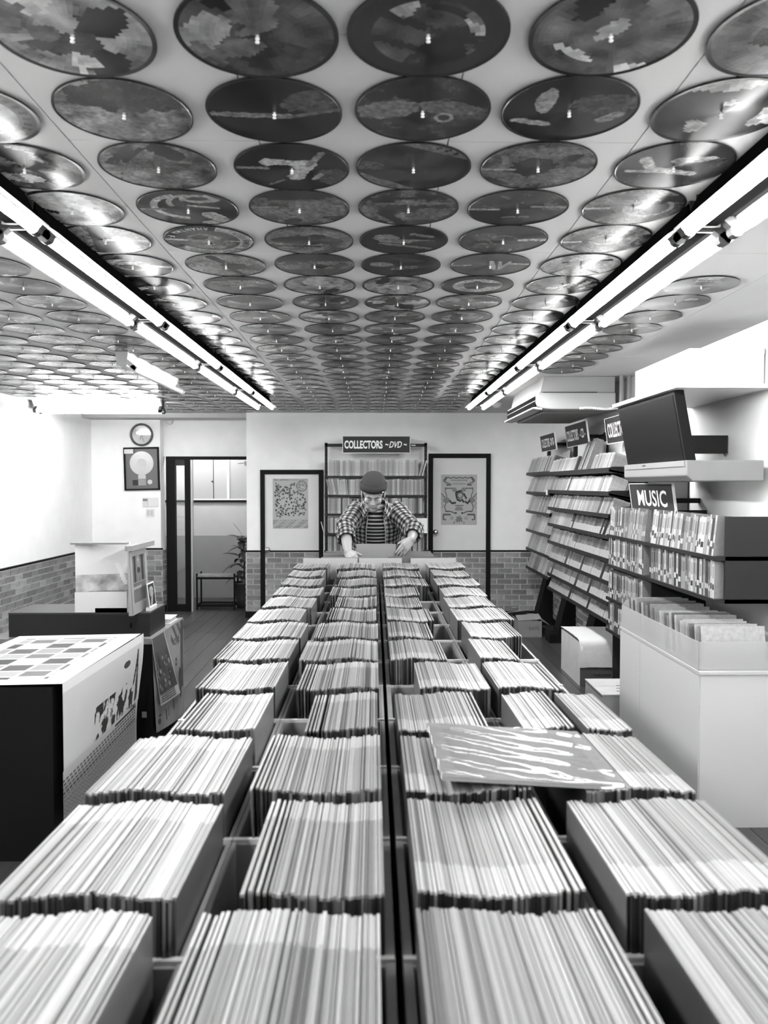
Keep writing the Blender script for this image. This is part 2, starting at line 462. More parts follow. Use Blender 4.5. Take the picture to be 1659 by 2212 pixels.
# ---- corridor beyond: two-tone wall, sliding windows, sill
zmid = at(450, 1157, YK).z; zsill = at(450, 1081, YK).z
wall_corr = structure(MB().box(XL - .9, XA + 1.1, YK, YK + .1, zmid, CH, c=.50).box(XL - .9, XA + 1.1, YK - .006, YK + .1, 0, zmid, c=.27).build('wall_corridor', WALL))
structure(MB().box(XL, XA + 1.0, YK - .03, YK, zsill - .025, zsill + .005).build('trim_8', BLACK))
w1 = structure(empty('window_1', (at(450, 1040, YK).x, YK, zsill)))
ox = w1.location.x
for a, b, c in ((405, 460.5, .34), (462, 491, .36), (496, 533, .33), (535, 580, .33)):
    MB().box(at(a, 1000, YK).x - ox, at(b, 1000, YK).x - ox, -.012, 0, .02, .66, c=c).build('window_panel', mat('frosted_panel', 1.0, .35), w1)
MB().box(at(491, 1000, YK).x - ox, at(496, 1000, YK).x - ox, -.03, 0, .01, .66).build('mullion', WHITEP, w1)
MB().box(at(405, 1000, YK).x - ox, at(580, 1000, YK).x - ox, -.028, 0, .005, .022).build('window_sill', WHITEP, w1)
MB().box(at(460.5, 1000, YK).x - ox, at(462, 1000, YK).x - ox, -.014, 0, .02, .66).build('panel_joint', DARKM, w1)
MB().lathe([(.010, 0), (.010, .012), (.002, .014)], 10, Matrix.Translation((at(459, 1042, YK).x - ox, -.012, .26)) @ Matrix.Rotation(R(90), 4, 'X')).build('window_catch', DARKM, w1)

# ------------------------------------------------------------------ fluorescent lamps
def lamp(name, loc, rot, label, lit=True, length=1.25, group=None, single=False, open_v=False):
    o = tag(empty(name, loc, (0, 0, rot)), label, 'lamp', group)
    h = length / 2
    # inverted trough housing hanging from the ceiling, local y along the tube
    MB().prism([(-.035, 0), (.035, 0), (.020, -.090), (-.020, -.090)] if single else ([(-.12, 0), (.12, 0), (.022, -.085), (-.022, -.085)] if open_v else [(-.035, 0), (.035, 0), (.066, -.068), (.030, -.074), (.020, -.090), (-.020, -.090), (-.030, -.074), (-.066, -.068)]), 'y', -h, h).build('lamp_housing', LAMPG if lit and not open_v else LAMPW, o)
    if not single and not open_v:                    # added gull-wing shields that cut the tube light on the ceiling
        for sx in (-1, 1):
            MB().prism([(sx * a, z) for a, z in ((.066, -.068), (.070, -.074), (.104, -.096), (.107, -.104), (.103, -.104), (.068, -.082), (.066, -.074))], 'y', -h, h).build('added_tube_shield', LAMPWING, o)
    for sx in ((-1, 1) if not single else (1,)):
        for ey in (-1, 1):
            s = MB()
            y0 = ey * h
            s.box(-.013, .013, min(y0, y0 - ey * .028), max(y0, y0 - ey * .028), -.085, .0,
                  M=Matrix.Translation((sx * .022, 0, -.058)) @ Matrix.Rotation(-sx * R(50), 4, 'Y'))
            s.cyl((sx * .068, y0, -.108), (sx * .068, y0 - ey * .03, -.108), .020, n=12)
            s.build('tube_socket', LAMPD if lit else GREYP, o)
        MB().cyl((sx * .068, -h + .03, -.108), (sx * .068, h - .03, -.108), .016, n=14).build('lamp_tube', (TUBE_SOFT if open_v else TUBE) if lit else WHITEP, o, True)
    for ey in (-1, 1):
        MB().prism([(-.04, .0), (.04, 0), (.03, -.092), (-.03, -.092)], 'y', ey * h - .004, ey * h + .004).build('end_plate', LAMPD if lit else GREYP, o)
    return o
LE = (3.60, 4.90, 6.20, 7.52)
for side, x in (('left', -1.036), ('right', .974)):
    for j, ye in enumerate((-.30, 1.00, 2.30) + LE):
        word = {3: 'fourth', 4: 'third', 5: 'second', 6: 'farthest'}.get(j, None)
        if word:
            lb = f'lit twin-tube fluorescent lamp, {word} from the far wall in the {side} row' if word != 'farthest' else f'lit twin-tube fluorescent lamp at the far end of the {side} row'
        else:
            lb = f'lit twin-tube fluorescent lamp overhead, {("third", "second", "first")[j]} behind the last {side} lamp in view'
        lamp('fluorescent_lamp', (x, ye - .635, CH), 0, lb, group=f'lamps of the {side} row')
lamp('fluorescent_lamp', (-1.58, 5.60, CH - .0), 0, 'unlit white batten lamp on the ceiling beyond the left lamp row', lit=False, length=1.28, single=True)
lamp('fluorescent_lamp', (-2.72, 7.85, CH), R(90), 'lit lamp set crosswise on the ceiling in front of the clock wall', open_v=True)
lamp('fluorescent_lamp', (-2.35, 10.15, CH), R(90), 'added unseen lamp lighting the corridor behind the entrance header')  # unseen lamp, added to light the corridor

# ------------------------------------------------------------------ picture discs on the ceiling
DR = .1515
def disc_mesh(paint, rings, segs, name='picture_disc'):
    mb = MB()
    rad = [0.0] + [DR * (.03 + .97 * (i / rings)) for i in range(rings + 1)]
    mb.v.append((0, 0, -.0015))
    for r in rad[1:]:
        z = -.0015 if r < DR * .965 else -.0026
        mb.v += [(r * math.cos(2 * math.pi * k / segs), r * math.sin(2 * math.pi * k / segs), z) for k in range(segs)]
    def colr(r, a):
        if r > DR * .962: return .012
        g = max(.004, paint(r * math.cos(a) / DR, -r * math.sin(a) / DR))
        return 1.6 * g ** 1.25
    for k in range(segs):
        mb.f.append((0, 1 + (k + 1) % segs, 1 + k)); mb.m.append(0); mb.c.append(.3)
    for i in range(rings):
        for k in range(segs):
            a = 1 + i * segs + k; b = 1 + i * segs + (k + 1) % segs
            mb.f.append((a, b, b + segs, a + segs)); mb.m.append(0)
            mb.c.append(colr((rad[i + 1] + rad[i + 2]) / 2, 2 * math.pi * (k + .5) / segs))
    n = len(mb.v); last = 1 + rings * segs
    mb.v += [(DR * math.cos(2 * math.pi * k / segs), DR * math.sin(2 * math.pi * k / segs), .0015) for k in range(segs)]
    for k in range(segs):
        mb.f.append((last + k, last + (k + 1) % segs, n + (k + 1) % segs, n + k)); mb.m.append(0); mb.c.append(.012)
    mb.f.append(tuple(n + k for k in range(segs))); mb.m.append(0); mb.c.append(.02)
    return mb.mesh(name, DISC)
def generic(seed):
    r = random.Random(seed)
    base = r.choice([.03, .06, .09, .12, .16, .2])
    el = []
    for _ in range(r.randint(5, 9)):
        el.append((r.uniform(-.8, .8), r.uniform(-.8, .8), r.uniform(.08, .5), r.uniform(.06, .35), r.uniform(0, 3.14), r.choice([.01, .02, .05, .12, .25, .4, .3])))
    st = r.random() < .3; ring = r.random() < .25; sa = r.uniform(0, 3.14); sd = r.uniform(0, 9)
    def f(u, w):
        g = base * (1 + 1.1 * fbm(u, w, 2.2, sd))
        for (x, y, a, b, t, c) in el:
            dx, dy = u - x, w - y
            p = (dx * math.cos(t) + dy * math.sin(t)) / a; q_ = (-dx * math.sin(t) + dy * math.cos(t)) / b
            if p * p + q_ * q_ < 1 + .8 * fbm(u, w, 3.0, sd + 2): g = c * (1 + .5 * fbm(u, w, 5, sd))
        if st and math.sin((u * math.cos(sa) + w * math.sin(sa)) * 14) > .6: g *= .45
        rr = math.hypot(u, w)
        if ring and rr > .72: g = .02 if (int(math.atan2(w, u) * 9) % 2 and .78 < rr < .9) else base * .5
        return max(.006, min(.5, g))
    return f
def shapes(base, items, var=.5, sd=1.0):
    """items: ('e',x,y,a,b,angle,c) ellipse, ('l',x0,y0,x1,y1,width,c) stroke, ('r',radius,width,a0,a1,c) arc about the centre, ('h',nx,ny,d,c) half plane"""
    def f(u, w):
        g = base * (1 + var * fbm(u, w, 2.5, sd) * 2)
        for it in items:
            k = it[0]; c = (it[5] if k == 'r' else it[-1]) * (1 + .35 * fbm(u, w, 6, sd + 1))
            if k == 'e':
                dx, dy = u - it[1], w - it[2]; t = R(it[5])
                p = (dx * math.cos(t) + dy * math.sin(t)) / it[3]; q_ = (-dx * math.sin(t) + dy * math.cos(t)) / it[4]
                if p * p + q_ * q_ < 1 + .5 * fbm(u, w, 5, sd): g = c
            elif k == 'l':
                if seg_d(u, w, it[1], it[2], it[3], it[4]) < it[5] * (1 + .4 * fbm(u, w, 6, sd)): g = c
            elif k == 'r':
                ax, ay = (it[6], it[7]) if len(it) > 7 else (0, 0)
                a = math.degrees(math.atan2(w - ay, u - ax)) % 360; rr = math.hypot(u - ax, w - ay)
                if abs(rr - it[1]) < it[2] and it[3] <= a <= it[4]: g = c
            elif k == 'h':
                if u * it[1] + w * it[2] > it[3]: g = c
        g *= 1 + .45 * fbm(u, w, 13, sd + 4)
        return max(.005, min(.6, g))
    return f
# pictures of the discs nearest the camera, lamp glints painted in as sideways strokes: key = (row, column), row 0 is cut by the photo's upper edge, column 0 the middle one
ART = {
 (0, -2): (shapes(.16, [('e', .2, .5, .9, .45, 0, .05)], .4), 'light grey picture disc with a dark cloudy upper half'),
 (0, -1): (shapes(.012, [('l', -.9, -.05, .2, -.12, .07, .16), ('l', .2, -.15, .95, .1, .05, .10), ('e', .6, .35, .5, .3, 20, .07)], .4, 2), 'black picture disc with a pale streak across its middle'),
 (0, 0): (shapes(.04, [('e', -.5, .05, .5, .25, 10, .13), ('e', .4, .1, .5, .2, -10, .10), ('r', .12, .03, 0, 360, .2, .33, -.2), ('e', 0, .5, .4, .2, 0, .02)], .7, 3), 'dark mottled picture disc with pale smudges'),
 (0, 1): (shapes(.015, [('l', -.75, -.3, -.25, -.42, .07, .22), ('e', -.4, .3, .15, .35, 0, .2), ('e', .5, .2, .5, .3, 0, .06), ('l', .55, -.3, .75, -.1, .1, .14)], .5, 4), 'black picture disc with a short white bar at the lower left'),
 (1, -2): (shapes(.11, [('l', -.3, .7, -.75, .2, .1, .05), ('l', -.1, .75, -.5, .25, .06, .04), ('e', .1, .05, .6, .22, 0, .08), ('e', .45, .1, .12, .09, 0, .02), ('l', .2, .75, .4, .45, .18, .05), ('e', .75, 0, .2, .1, 0, .09)], .5, 5), 'mid grey picture disc with faint stripes and dark spots'),
 (1, -1): (shapes(.008, [('l', -.4, .28, .35, .22, .12, .33), ('e', -.4, .28, .13, .15, 0, .33), ('l', .25, .2, .05, -.35, .16, .32), ('l', .55, .62, .3, .15, .06, .16), ('e', .7, -.35, .35, .35, 30, .07), ('l', .5, -.25, .35, -.45, .05, .22), ('l', -.45, -.7, -.2, -.5, .03, .12), ('l', -1, .05, -.45, .03, .05, .14)], .4, 6), 'black picture disc with a bent pale shape and a diagonal bar'),
 (1, 0): (shapes(.028, [('h', .45, .89, .72, .12), ('h', -.6, -.8, .72, .13), ('e', .0, .3, .45, .25, 0, .045), ('e', -.75, .1, .25, .2, 0, .07), ('e', -.1, -.35, .6, .25, 0, .05), ('l', .35, .78, .42, .82, .03, .03), ('l', .52, .68, .57, .72, .03, .03), ('l', .66, .57, .7, .61, .03, .03)], .6, 7), 'dark picture disc with pale wedges at upper right and lower left'),
 (1, 1): (shapes(.09, [('e', -.1, .0, .42, .36, 15, .025), ('e', -.05, .12, .25, .16, 0, .05), ('e', -.4, -.5, .22, .17, 0, .12), ('e', .15, -.5, .25, .2, 0, .11), ('e', .55, -.2, .35, .2, 10, .11), ('e', .3, .65, .5, .15, 0, .12), ('l', -.65, .4, -.55, .0, .06, .14), ('l', -.95, -.1, -.4, -.12, .04, .22)], .5, 8), 'grey picture disc with a dark lump in the middle and pale patches'),
 (1, 2): (shapes(.045, [('l', -.6, .3, -.35, -.1, .1, .3), ('l', -.35, -.1, .4, -.3, .09, .32), ('l', -.75, -.2, -.3, -.2, .05, .3), ('e', .25, .3, .4, .12, 10, .28)], .4, 9), 'dark picture disc with a curved white swoosh'),
 (2, -2): (shapes(.014, [('r', .62, .07, 100, 265, .26, -.02, .1), ('r', .42, .05, 60, 200, .24, .12, .3), ('e', .3, .55, .38, .22, -10, .22), ('e', .3, .55, .2, .1, 0, .03), ('e', .45, -.45, .2, .32, 30, .27), ('e', .5, -.75, .35, .14, 10, .26), ('l', .05, .2, .6, .05, .04, .25), ('l', -.95, -.02, -.5, .0, .05, .12)], .3, 10), 'black picture disc with pale concentric arcs and a pale figure'),
 (2, -1): (shapes(.10, [('e', -.1, .75, .9, .3, 0, .035), ('e', .3, -.1, .6, .5, 0, .14), ('e', -.75, .35, .2, .25, 0, .10), ('l', -.95, .05, -.45, .08, .05, .18), ('e', -.2, -.7, .2, .12, 20, .03), ('l', .45, -.5, .8, -.45, .04, .06)], .4, 11), 'grey picture disc with a dark upper rim and pale smooth centre'),
 (2, 0): (shapes(.07, [('l', -.9, .5, .3, .55, .05, .03), ('l', -.6, .25, .8, .3, .05, .13), ('l', -.5, -.3, -.1, -.9, .12, .03), ('l', -.75, -.2, -.3, -.9, .05, .12), ('e', .4, -.3, .45, .3, 20, .10), ('e', -.1, 0, .3, .2, 0, .05), ('l', .2, .1, .8, .05, .04, .03)], .9, 12), 'busy grey picture disc with dark wavy bands'),
 (2, 1): (shapes(.06, [('h', 0, -1, .05, .018), ('e', .0, -.15, .5, .3, 0, .016), ('e', .35, .1, .2, .2, 0, .02), ('l', -.95, -.05, -.4, -.05, .05, .2), ('l', .3, .12, .95, .1, .06, .18), ('l', -.35, .45, -.05, .4, .03, .02), ('l', -.2, -.5, .3, -.45, .04, .10)], .6, 13), 'picture disc with black lower half under painted pale glints'),
 (2, 2): (shapes(.10, [('r', .45, .04, 0, 360, .2, .3, 0), ('e', .1, .1, .3, .15, 0, .04), ('l', -.95, -.05, -.5, -.02, .05, .3), ('e', .7, .5, .3, .2, 0, .05)], .5, 14), 'grey picture disc with a pale ring near the right wall seam'),
 (3, -3): (shapes(.35, [('h', -1, 0, -.2, .06), ('h', -1, .2, .3, .12), ('l', 0, 0, .9, -.02, .06, .5)], .2, 15), 'half white picture disc at the left edge, dark on its left'),
 (3, -2): (shapes(.05, [('r', .83, .13, 0, 360, .02), ('r', .83, .13, 210, 360, .28), ('r', .83, .13, 0, 70, .28), ('e', -.1, .15, .42, .3, 0, .16), ('e', .3, -.2, .3, .25, 20, .13), ('e', 0, -.45, .35, .15, 0, .16), ('e', -.15, .2, .2, .14, 0, .05), ('l', -.95, .1, -.5, .05, .05, .35), ('l', .5, -.05, .9, -.1, .03, .3)], .4, 16), 'picture disc with a ring of dark lettering around a pale portrait'),
 (3, -1): (shapes(.13, [('e', -.1, .05, .75, .3, 0, .03), ('e', .2, .35, .2, .12, 0, .015), ('l', -.9, -.35, .2, -.4, .05, .03), ('e', .5, .0, .3, .2, 0, .08)], .3, 17), 'light grey picture disc with a dark band across the middle'),
 (3, 0): (shapes(.015, [('e', -.4, .2, .3, .25, 0, .16), ('e', .1, -.05, .7, .15, -5, .15), ('l', -.5, -.2, .6, -.55, .07, .12), ('l', .2, .45, .6, .3, .08, .14), ('e', .5, -.2, .35, .2, 0, .03)], .4, 18), 'black picture disc with pale drifting smoke shapes'),
 (3, 1): (shapes(.05, [('e', -.3, .2, .4, .3, 0, .08), ('e', .2, .3, .4, .2, 0, .03), ('l', .4, .0, .95, .05, .08, .3), ('e', -.4, -.4, .3, .2, 0, .10), ('r', .3, .03, 0, 360, .1)], .6, 19), 'dark picture disc with a painted bright glint on its right'),
 (3, 2): (shapes(.12, [('e', -.1, .1, .5, .3, 0, .07), ('l', -.95, -.2, -.55, -.15, .05, .4), ('e', .5, .1, .25, .15, 0, .16), ('r', .33, .05, 0, 360, .2), ('l', -.5, -.05, -.3, -.05, .04, .03)], .5, 20), 'grey picture disc with a pale label ring beside the right lamp row'),
 (4, -3): (shapes(.06, [('e', -.2, .3, .4, .25, 0, .25), ('l', .5, -.05, .95, -.1, .08, .5), ('r', .4, .05, 0, 360, .15)], .4, 21), None),
 (4, -2): (shapes(.16, [('l', -.25, .75, .05, .2, .12, .02), ('e', .2, -.05, .35, .28, -20, .015), ('l', .05, -.3, .3, -.8, .08, .02), ('e', .7, -.2, .25, .3, 0, .10)], .2, 22), 'pale picture disc with a black splash in the middle'),
 (4, -1): (shapes(.12, [('h', 0, 1, .35, .05), ('h', 0, -1, .35, .09), ('e', .1, -.1, .25, .2, 0, .025), ('l', .1, .0, .6, -.1, .05, .03)], .3, 23), 'banded grey picture disc with a dark spot'),
 (4, 0): (shapes(.02, [('e', -.5, .1, .3, .2, 0, .18), ('e', .1, -.2, .4, .15, 20, .10), ('l', -.2, .6, .5, .4, .08, .06)], .8, 24), 'black picture disc with a pale blob on its left'),
 (4, 1): (shapes(.07, [('l', .0, .3, .15, -.35, .06, .25), ('l', .2, .3, .3, -.4, .05, .25), ('l', .45, .3, .25, -.45, .05, .22), ('l', .6, .3, .3, -.5, .03, .02), ('l', -.95, -.05, -.5, 0, .04, .25), ('l', .5, .12, .95, .12, .05, .3)], .3, 25), 'grey picture disc with pale and dark vertical bars'),
 (4, 2): (shapes(.25, [('l', -.5, .25, .6, .5, .06, .03), ('l', -.7, -.9, -.1, .1, .06, .03), ('e', -.1, .15, .3, .15, 0, .04), ('l', .25, -.35, .6, -.65, .05, .03)], .15, 26), 'white picture disc with thin black crossing lines'),
 (5, 1): (shapes(.25, [('r', .85, .16, 0, 360, .012), ('e', -.05, .05, .35, .4, 0, .04), ('e', .4, .1, .25, .2, 0, .05)], .3, 27), 'picture disc with a thick black rim around a pale picture'),
 (5, -2): (shapes(.012, [('l', -.6, .3, .7, .45, .2, .13), ('e', .1, 0, .4, .15, 0, .14), ('l', -.5, -.6, .5, -.7, .1, .08)], .3, 28), 'black picture disc with a pale sweep on its upper part'),
}
gen_me = []
GEN_BASE = []
for s_ in range(26):
    gen_me.append(disc_mesh(generic(100 + s_), 16, 56))
pin_me = MB().lathe([(.0018, 0), (.0014, -.004), (.0040, -.0045), (.0040, -.0065), (.0020, -.0075), (.0023, -.0105), (.0042, -.0112), (.0040, -.0130), (.001, -.0133)], 10).mesh('push_pin', PIN, True)
COLX = {-3: -.918, -2: -.565, -1: -.222, 0: .104, 1: .436, 2: .783, 3: 1.376, -4: -1.476, -5: -1.82, -6: -2.165, -7: -2.51, -8: -2.855, -9: -3.2}
NUM = ['', 'one', 'two', 'three', 'four', 'five', 'six', 'seven', 'eight', 'nine']
drn = random.Random(5)
ring_txt = None
for row in range(-3, 24):
    for c, x in COLX.items():
        y = 1.786 + .3065 * row - (x - .1) * .017 + drn.uniform(-.006, .006)
        xx = x + drn.uniform(-.006, .006)
        if c == 3 and not (3.0 < y < 5.95): continue
        if c <= -4 and y < 3.0: continue
        if c == -4 and 4.9 < y < 6.3: xx = x + .09
        if c <= -6 and abs(y - 7.85) < .20: continue
        if y > (9.08 if c > -4 else 9.0): continue
        px = 829.5 + FPX * (xx / y)
        if px < -260 or px > 1900: continue
        art = ART.get((row, c))
        if art:
            me = disc_mesh(art[0], 52, 176)
        else:
            me = drn.choice(gen_me)
        o = link('picture_disc', me, None, (xx, y, CH - .0035), rot=(0, 0, 0 if art else drn.uniform(0, 6.28)))
        link('push_pin', pin_me, o, (0, 0, -.0015))
        side = 'middle column' if c == 0 else f'{NUM[abs(c)]} column{"s" if abs(c) > 1 else ""} {"left" if c < 0 else "right"} of middle'
        if row == 0: rw = "row cut by the photo's top"
        elif row < 0: rw = f'{NUM[-row]} row{"s" if row < -1 else ""} above the cut row'
        else: rw = f'{nth(row)} full ceiling row'
        if art and art[1]: lab = art[1]
        else: lab = f'picture disc, {rw}, {side}'
        tag(o, lab, 'record', 'picture discs pinned to the ceiling')
        if (row, c) == (3, -2):
            words = 'I WANNA HAVE SOME FUN   SAMANTHA FOX   '
            lt = MB()
            for i, ch in enumerate(words):
                if ch == ' ': continue
                a = R(212) + i * 2 * math.pi / len(words)
                t = text_mb(ch, .014, .024, 0, bold=.02)
                # the half turn about x makes the letters read the right way round from underneath
                M = Matrix.Translation((0, 0, -.0032)) @ Matrix.Rotation(math.pi, 4, 'X') @ Matrix.Rotation(a + math.pi / 2, 4, 'Z') @ Matrix.Translation((0, -DR * .83, 0))
                place(t, M)
                n0 = len(lt.v); lt.v += t.v; lt.f += [tuple(k + n0 for k in f) for f in t.f]; lt.m += t.m
                dark = math.sin(a) < .3 or math.cos(a) > .2
                lt.c += [.015 if dark else .4] * len(t.f)
            lt.build('ring_lettering', PRINT, o)

# ------------------------------------------------------------------ signs with lettering
def sign(name, M, w, h, parts, label, thick=.012, bracket=None):
    """M: local x right, y up, z out of the face; parts: (text, cx, cy, w, h, bold, shear)"""
    o = tag(empty(name, M.translation), label, 'sign')
    M0 = Matrix.Translation(-M.translation) @ M
    MB().box(-w / 2, w / 2, -h / 2, h / 2, -thick, 0, M=M0).build('sign_panel', SIGNM, o)
    fr = MB(); e = .006
    for x0, x1, y0, y1 in ((-w/2 - e, w/2 + e, -h/2 - e, -h/2), (-w/2 - e, w/2 + e, h/2, h/2 + e * .5), (-w/2 - e, -w/2, -h/2, h/2), (w/2, w/2 + e, -h/2, h/2)):
        fr.box(x0, x1, y0, y1, -thick, .002, M=M0)
    fr.build('sign_edge', WHITEP, o)
    for t, cx, cy, tw, th, bo, sh in parts:
        place(text_mb(t, tw, th, .0015, bo, sh), M0 @ Matrix.Translation((cx, cy, 0))).build('sign_lettering', SIGNT, o)
    if bracket: MB().box(*bracket).build('sign_bracket', DARKM, o)
    return o
MF = frame(((-.349 + .402) / 2, 8.84, 2.006), (1, 0, 0), (0, 0, 1))
sign('shelf_sign', MF, .751, .182, [('COLLECTORS', -.145, 0, .43, .092, .035, 0), ('~', .118, .0, .035, .022, .01, 0), ('DVD', .215, 0, .145, .072, .02, .35), ('~', .325, .0, .035, .022, .01, 0)],
     'dark COLLECTORS DVD sign above the rack behind the man', bracket=(-.05, .05, .012, .072, -.02, .012))

# ------------------------------------------------------------------ DVD rack behind the man
XR0, XR1 = -.558, .602
rack = tag(empty('disc_rack', (.02, 9.1, 0)), 'tall dark steel DVD rack against the far wall between the two doors', 'shelf')
RL = lambda x: x - .02
for x in (XR0, XR1 - .03):
    o = MB(); o.box(RL(x), RL(x + .03), -.19, -.16, 0, 2.03)
    o.build('rack_post', DARKM, rack)
    sl = MB()
    for k in range(38): sl.box(RL(x + .008), RL(x + .022), -.193, -.19, .2 + k * .048, .2 + k * .048 + .022)
    sl.build('post_slots', BLACK, rack)
MB().box(RL(XR0), RL(XR1), -.19, -.16, 1.985, 2.02).build('top_beam', DARKM, rack)
shelfz = [1.661, 1.445, 1.234, 1.012, .800, .585, .37]
for z in shelfz:
    MB().box(RL(XR0), RL(XR1), -.24, -.01, z - .030, z - .006).build('rack_shelf', SHELFM, rack)
MB().box(RL(.42), RL(.47), -.193, -.190, 1.995, 2.008).build('maker_plate', WHITEP, rack)
dv_v = (.45, .62, .75, .85, .35, .55, .2, .06)
dv_me = {}
def case_mesh(v, t, h, d, wall=False, two=False):
    k = (v, t, h, d, wall, two)
    if k in dv_me: return dv_me[k]
    mb = MB()
    if wall:   # spine faces -x; along y; leaning back is set by rotation
        if two:
            mb.box(0, d, 0, t, 0, h * .48, c=.52); mb.box(0, d, 0, t, h * .48, h, c=v)
        else:
            mb.box(0, d, 0, t, 0, h * .9, c=v); mb.box(.001, d - .001, 0.0005, t - .0005, h * .9, h, c=min(.9, v * 1.35))
    else:
        mb.box(0, t, 0, d, 0, h, c=v)
        mb.box(t * .2, t * .8, -.0006, 0, h * .2, h * .85, c=min(.9, v * .75))
    dv_me[k] = mb.mesh('disc_case', CASEM); return dv_me[k]
rn = random.Random(21)
for si, z in enumerate(shelfz[:5]):
    x = XR0 + .035; n = 0; lean = 0
    end = XR1 - .035
    if si == 3: end -= .125
    while x < end - .02:
        t = rn.choice((.0145, .0145, .018, .022, .028))
        v = rn.choice(dv_v[:5] if si < 2 else dv_v)
        h = rn.uniform(.170, .186)
        n += 1
        ang = 0
        if si == 1 and x < -.30: ang = R(-13 + (x + .52) * 40)
        if si == 0 and x > end - .07: ang = R(16)
        o = link('disc_case', case_mesh(v, t, .18, .135), None, (x + (abs(math.sin(ang)) * .17 if ang < 0 and n == 1 else 0), 8.905 + rn.uniform(-.004, .004), z - .006), rot=(0, ang, 0), scale=(1, 1, h / .18))
        tag(o, f'{tone(v)} disc case spine, {nth(n)} from the left on the {nth(si + 1)} rack shelf', 'disc case', 'disc cases on the rack behind the man')
        x += t + .0012 + (.012 if ang > 0 else 0)
# a face-out case at the right end of the fourth shelf
MQ = frame((at(911, 1132, 8.9).x, 8.90, 1.006 + .085), (1, 0, 0), (0, 0, 1))
fo = empty('face_out_case', (MQ.translation.x, 8.9, 1.006))
tag(fo, 'white disc case shown face out at the right end of the fourth rack shelf', 'disc case')
def fop(u, v):
    g = .8
    for (x, y, a) in ((.3, .7, .16), (.55, .5, .2), (.4, .25, .14), (.7, .2, .12)):
        if math.hypot((u - x), (v - y) * 1.3) < a * (.7 + .5 * fbm(u, v, 5, 3)): g = .25
    return g
sheet(lambda u, v: (-.06 + .12 * u, -.0065, .17 * v), 24, 30, fop).build('case_cover', GPRINT, fo)
MB().box(-.06, .06, -.005, .008, 0, .17, c=.6).build('case_body', CASEM, fo)
# thin white board leaning on the rack's left side
lb = MB(); p0, p1 = at(694, 1127, 8.87), at(700, 1150, 8.87)
lb.box(p1.x - .006, p1.x, 8.86, 8.90, .45, p1.z); lb.prism([(p0.x - .006, p0.z), (p0.x, p0.z), (p1.x, p1.z), (p1.x - .006, p1.z)], 'y', 8.86, 8.90)
tag(lb.build('white_board_strip', WHITEP), "thin white strip standing against the rack's left post", 'board')

# ------------------------------------------------------------------ posters on the doors
prn = random.Random(3)
blobs = []
while len(blobs) < 115:
    x, y = prn.uniform(.07, .93), prn.uniform(.24, .91)
    if math.hypot((x - .82), (y - .85) * 1.35) < .19: continue
    if min([math.hypot(x - b[0], (y - b[1]) * 1.4) for b in blobs] + [9]) < .045: continue
    blobs.append((x, y, prn.uniform(.014, .026), prn.choice((.012, .02, .03, .06, .12))))
def poster_a(u, v):
    g = .47
    for (x, y, r, c) in blobs:
        d = math.hypot(u - x, (v - y) * 1.4)
        if d < r: g = c
        elif d < r * 1.7 and g > .3: g = .30
    d = math.hypot(u - .82, (v - .85) * 1.4)
    if d < .155:
        g = .36 if d < .135 else .12
        for (x, y) in ((.76, .88), (.85, .87), (.75, .83)):
            if math.hypot(u - x, (v - y) * 1.4) < .02: g = .15
        if seg_d(u, v, .8, .84, .91, .81) < .008: g = .6
    if v < .19:
        g = .42
        for k, rowv in enumerate((.155, .125, .10, .065, .045, .025)):
            if abs(v - rowv) < .009 and math.sin(u * 61 + k * 3) + math.sin(u * 23 + k) > .1: g = .22
    return g
def poster(name, px0, py0, px1, py1, colf, nx, ny, label, texts):
    a, b = at(px0, py1, 9.11), at(px1, py0, 9.11)
    w, h = b.x - a.x, b.z - a.z
    o = tag(empty(name, (a.x, 9.132, a.z)), label, 'poster')
    sheet(lambda u, v: (w * u, -.0012 - .004 * max(0, .08 - v) * math.sin(u * 9), h * v), nx, ny, colf).build('poster_print', PRINT, o)
    for t, cx, cy, tw, th, bo, c in texts:
        place(text_mb(t, tw * w, th * h, .0005, bo, 0, c), frame((cx * w, -.0018, cy * h), (1, 0, 0), (0, 0, 1))).build('poster_lettering', PRINT, o)
    return o
poster('door_poster', 589, 1034, 665, 1142, poster_a, 84, 120, 'poster scattered with dark dots on the lower white door', [('ALL JAPAN', .24, .972, .42, .026, .03, .03), ('TOUR GUIDE', .72, .975, .48, .022, .01, .2)])
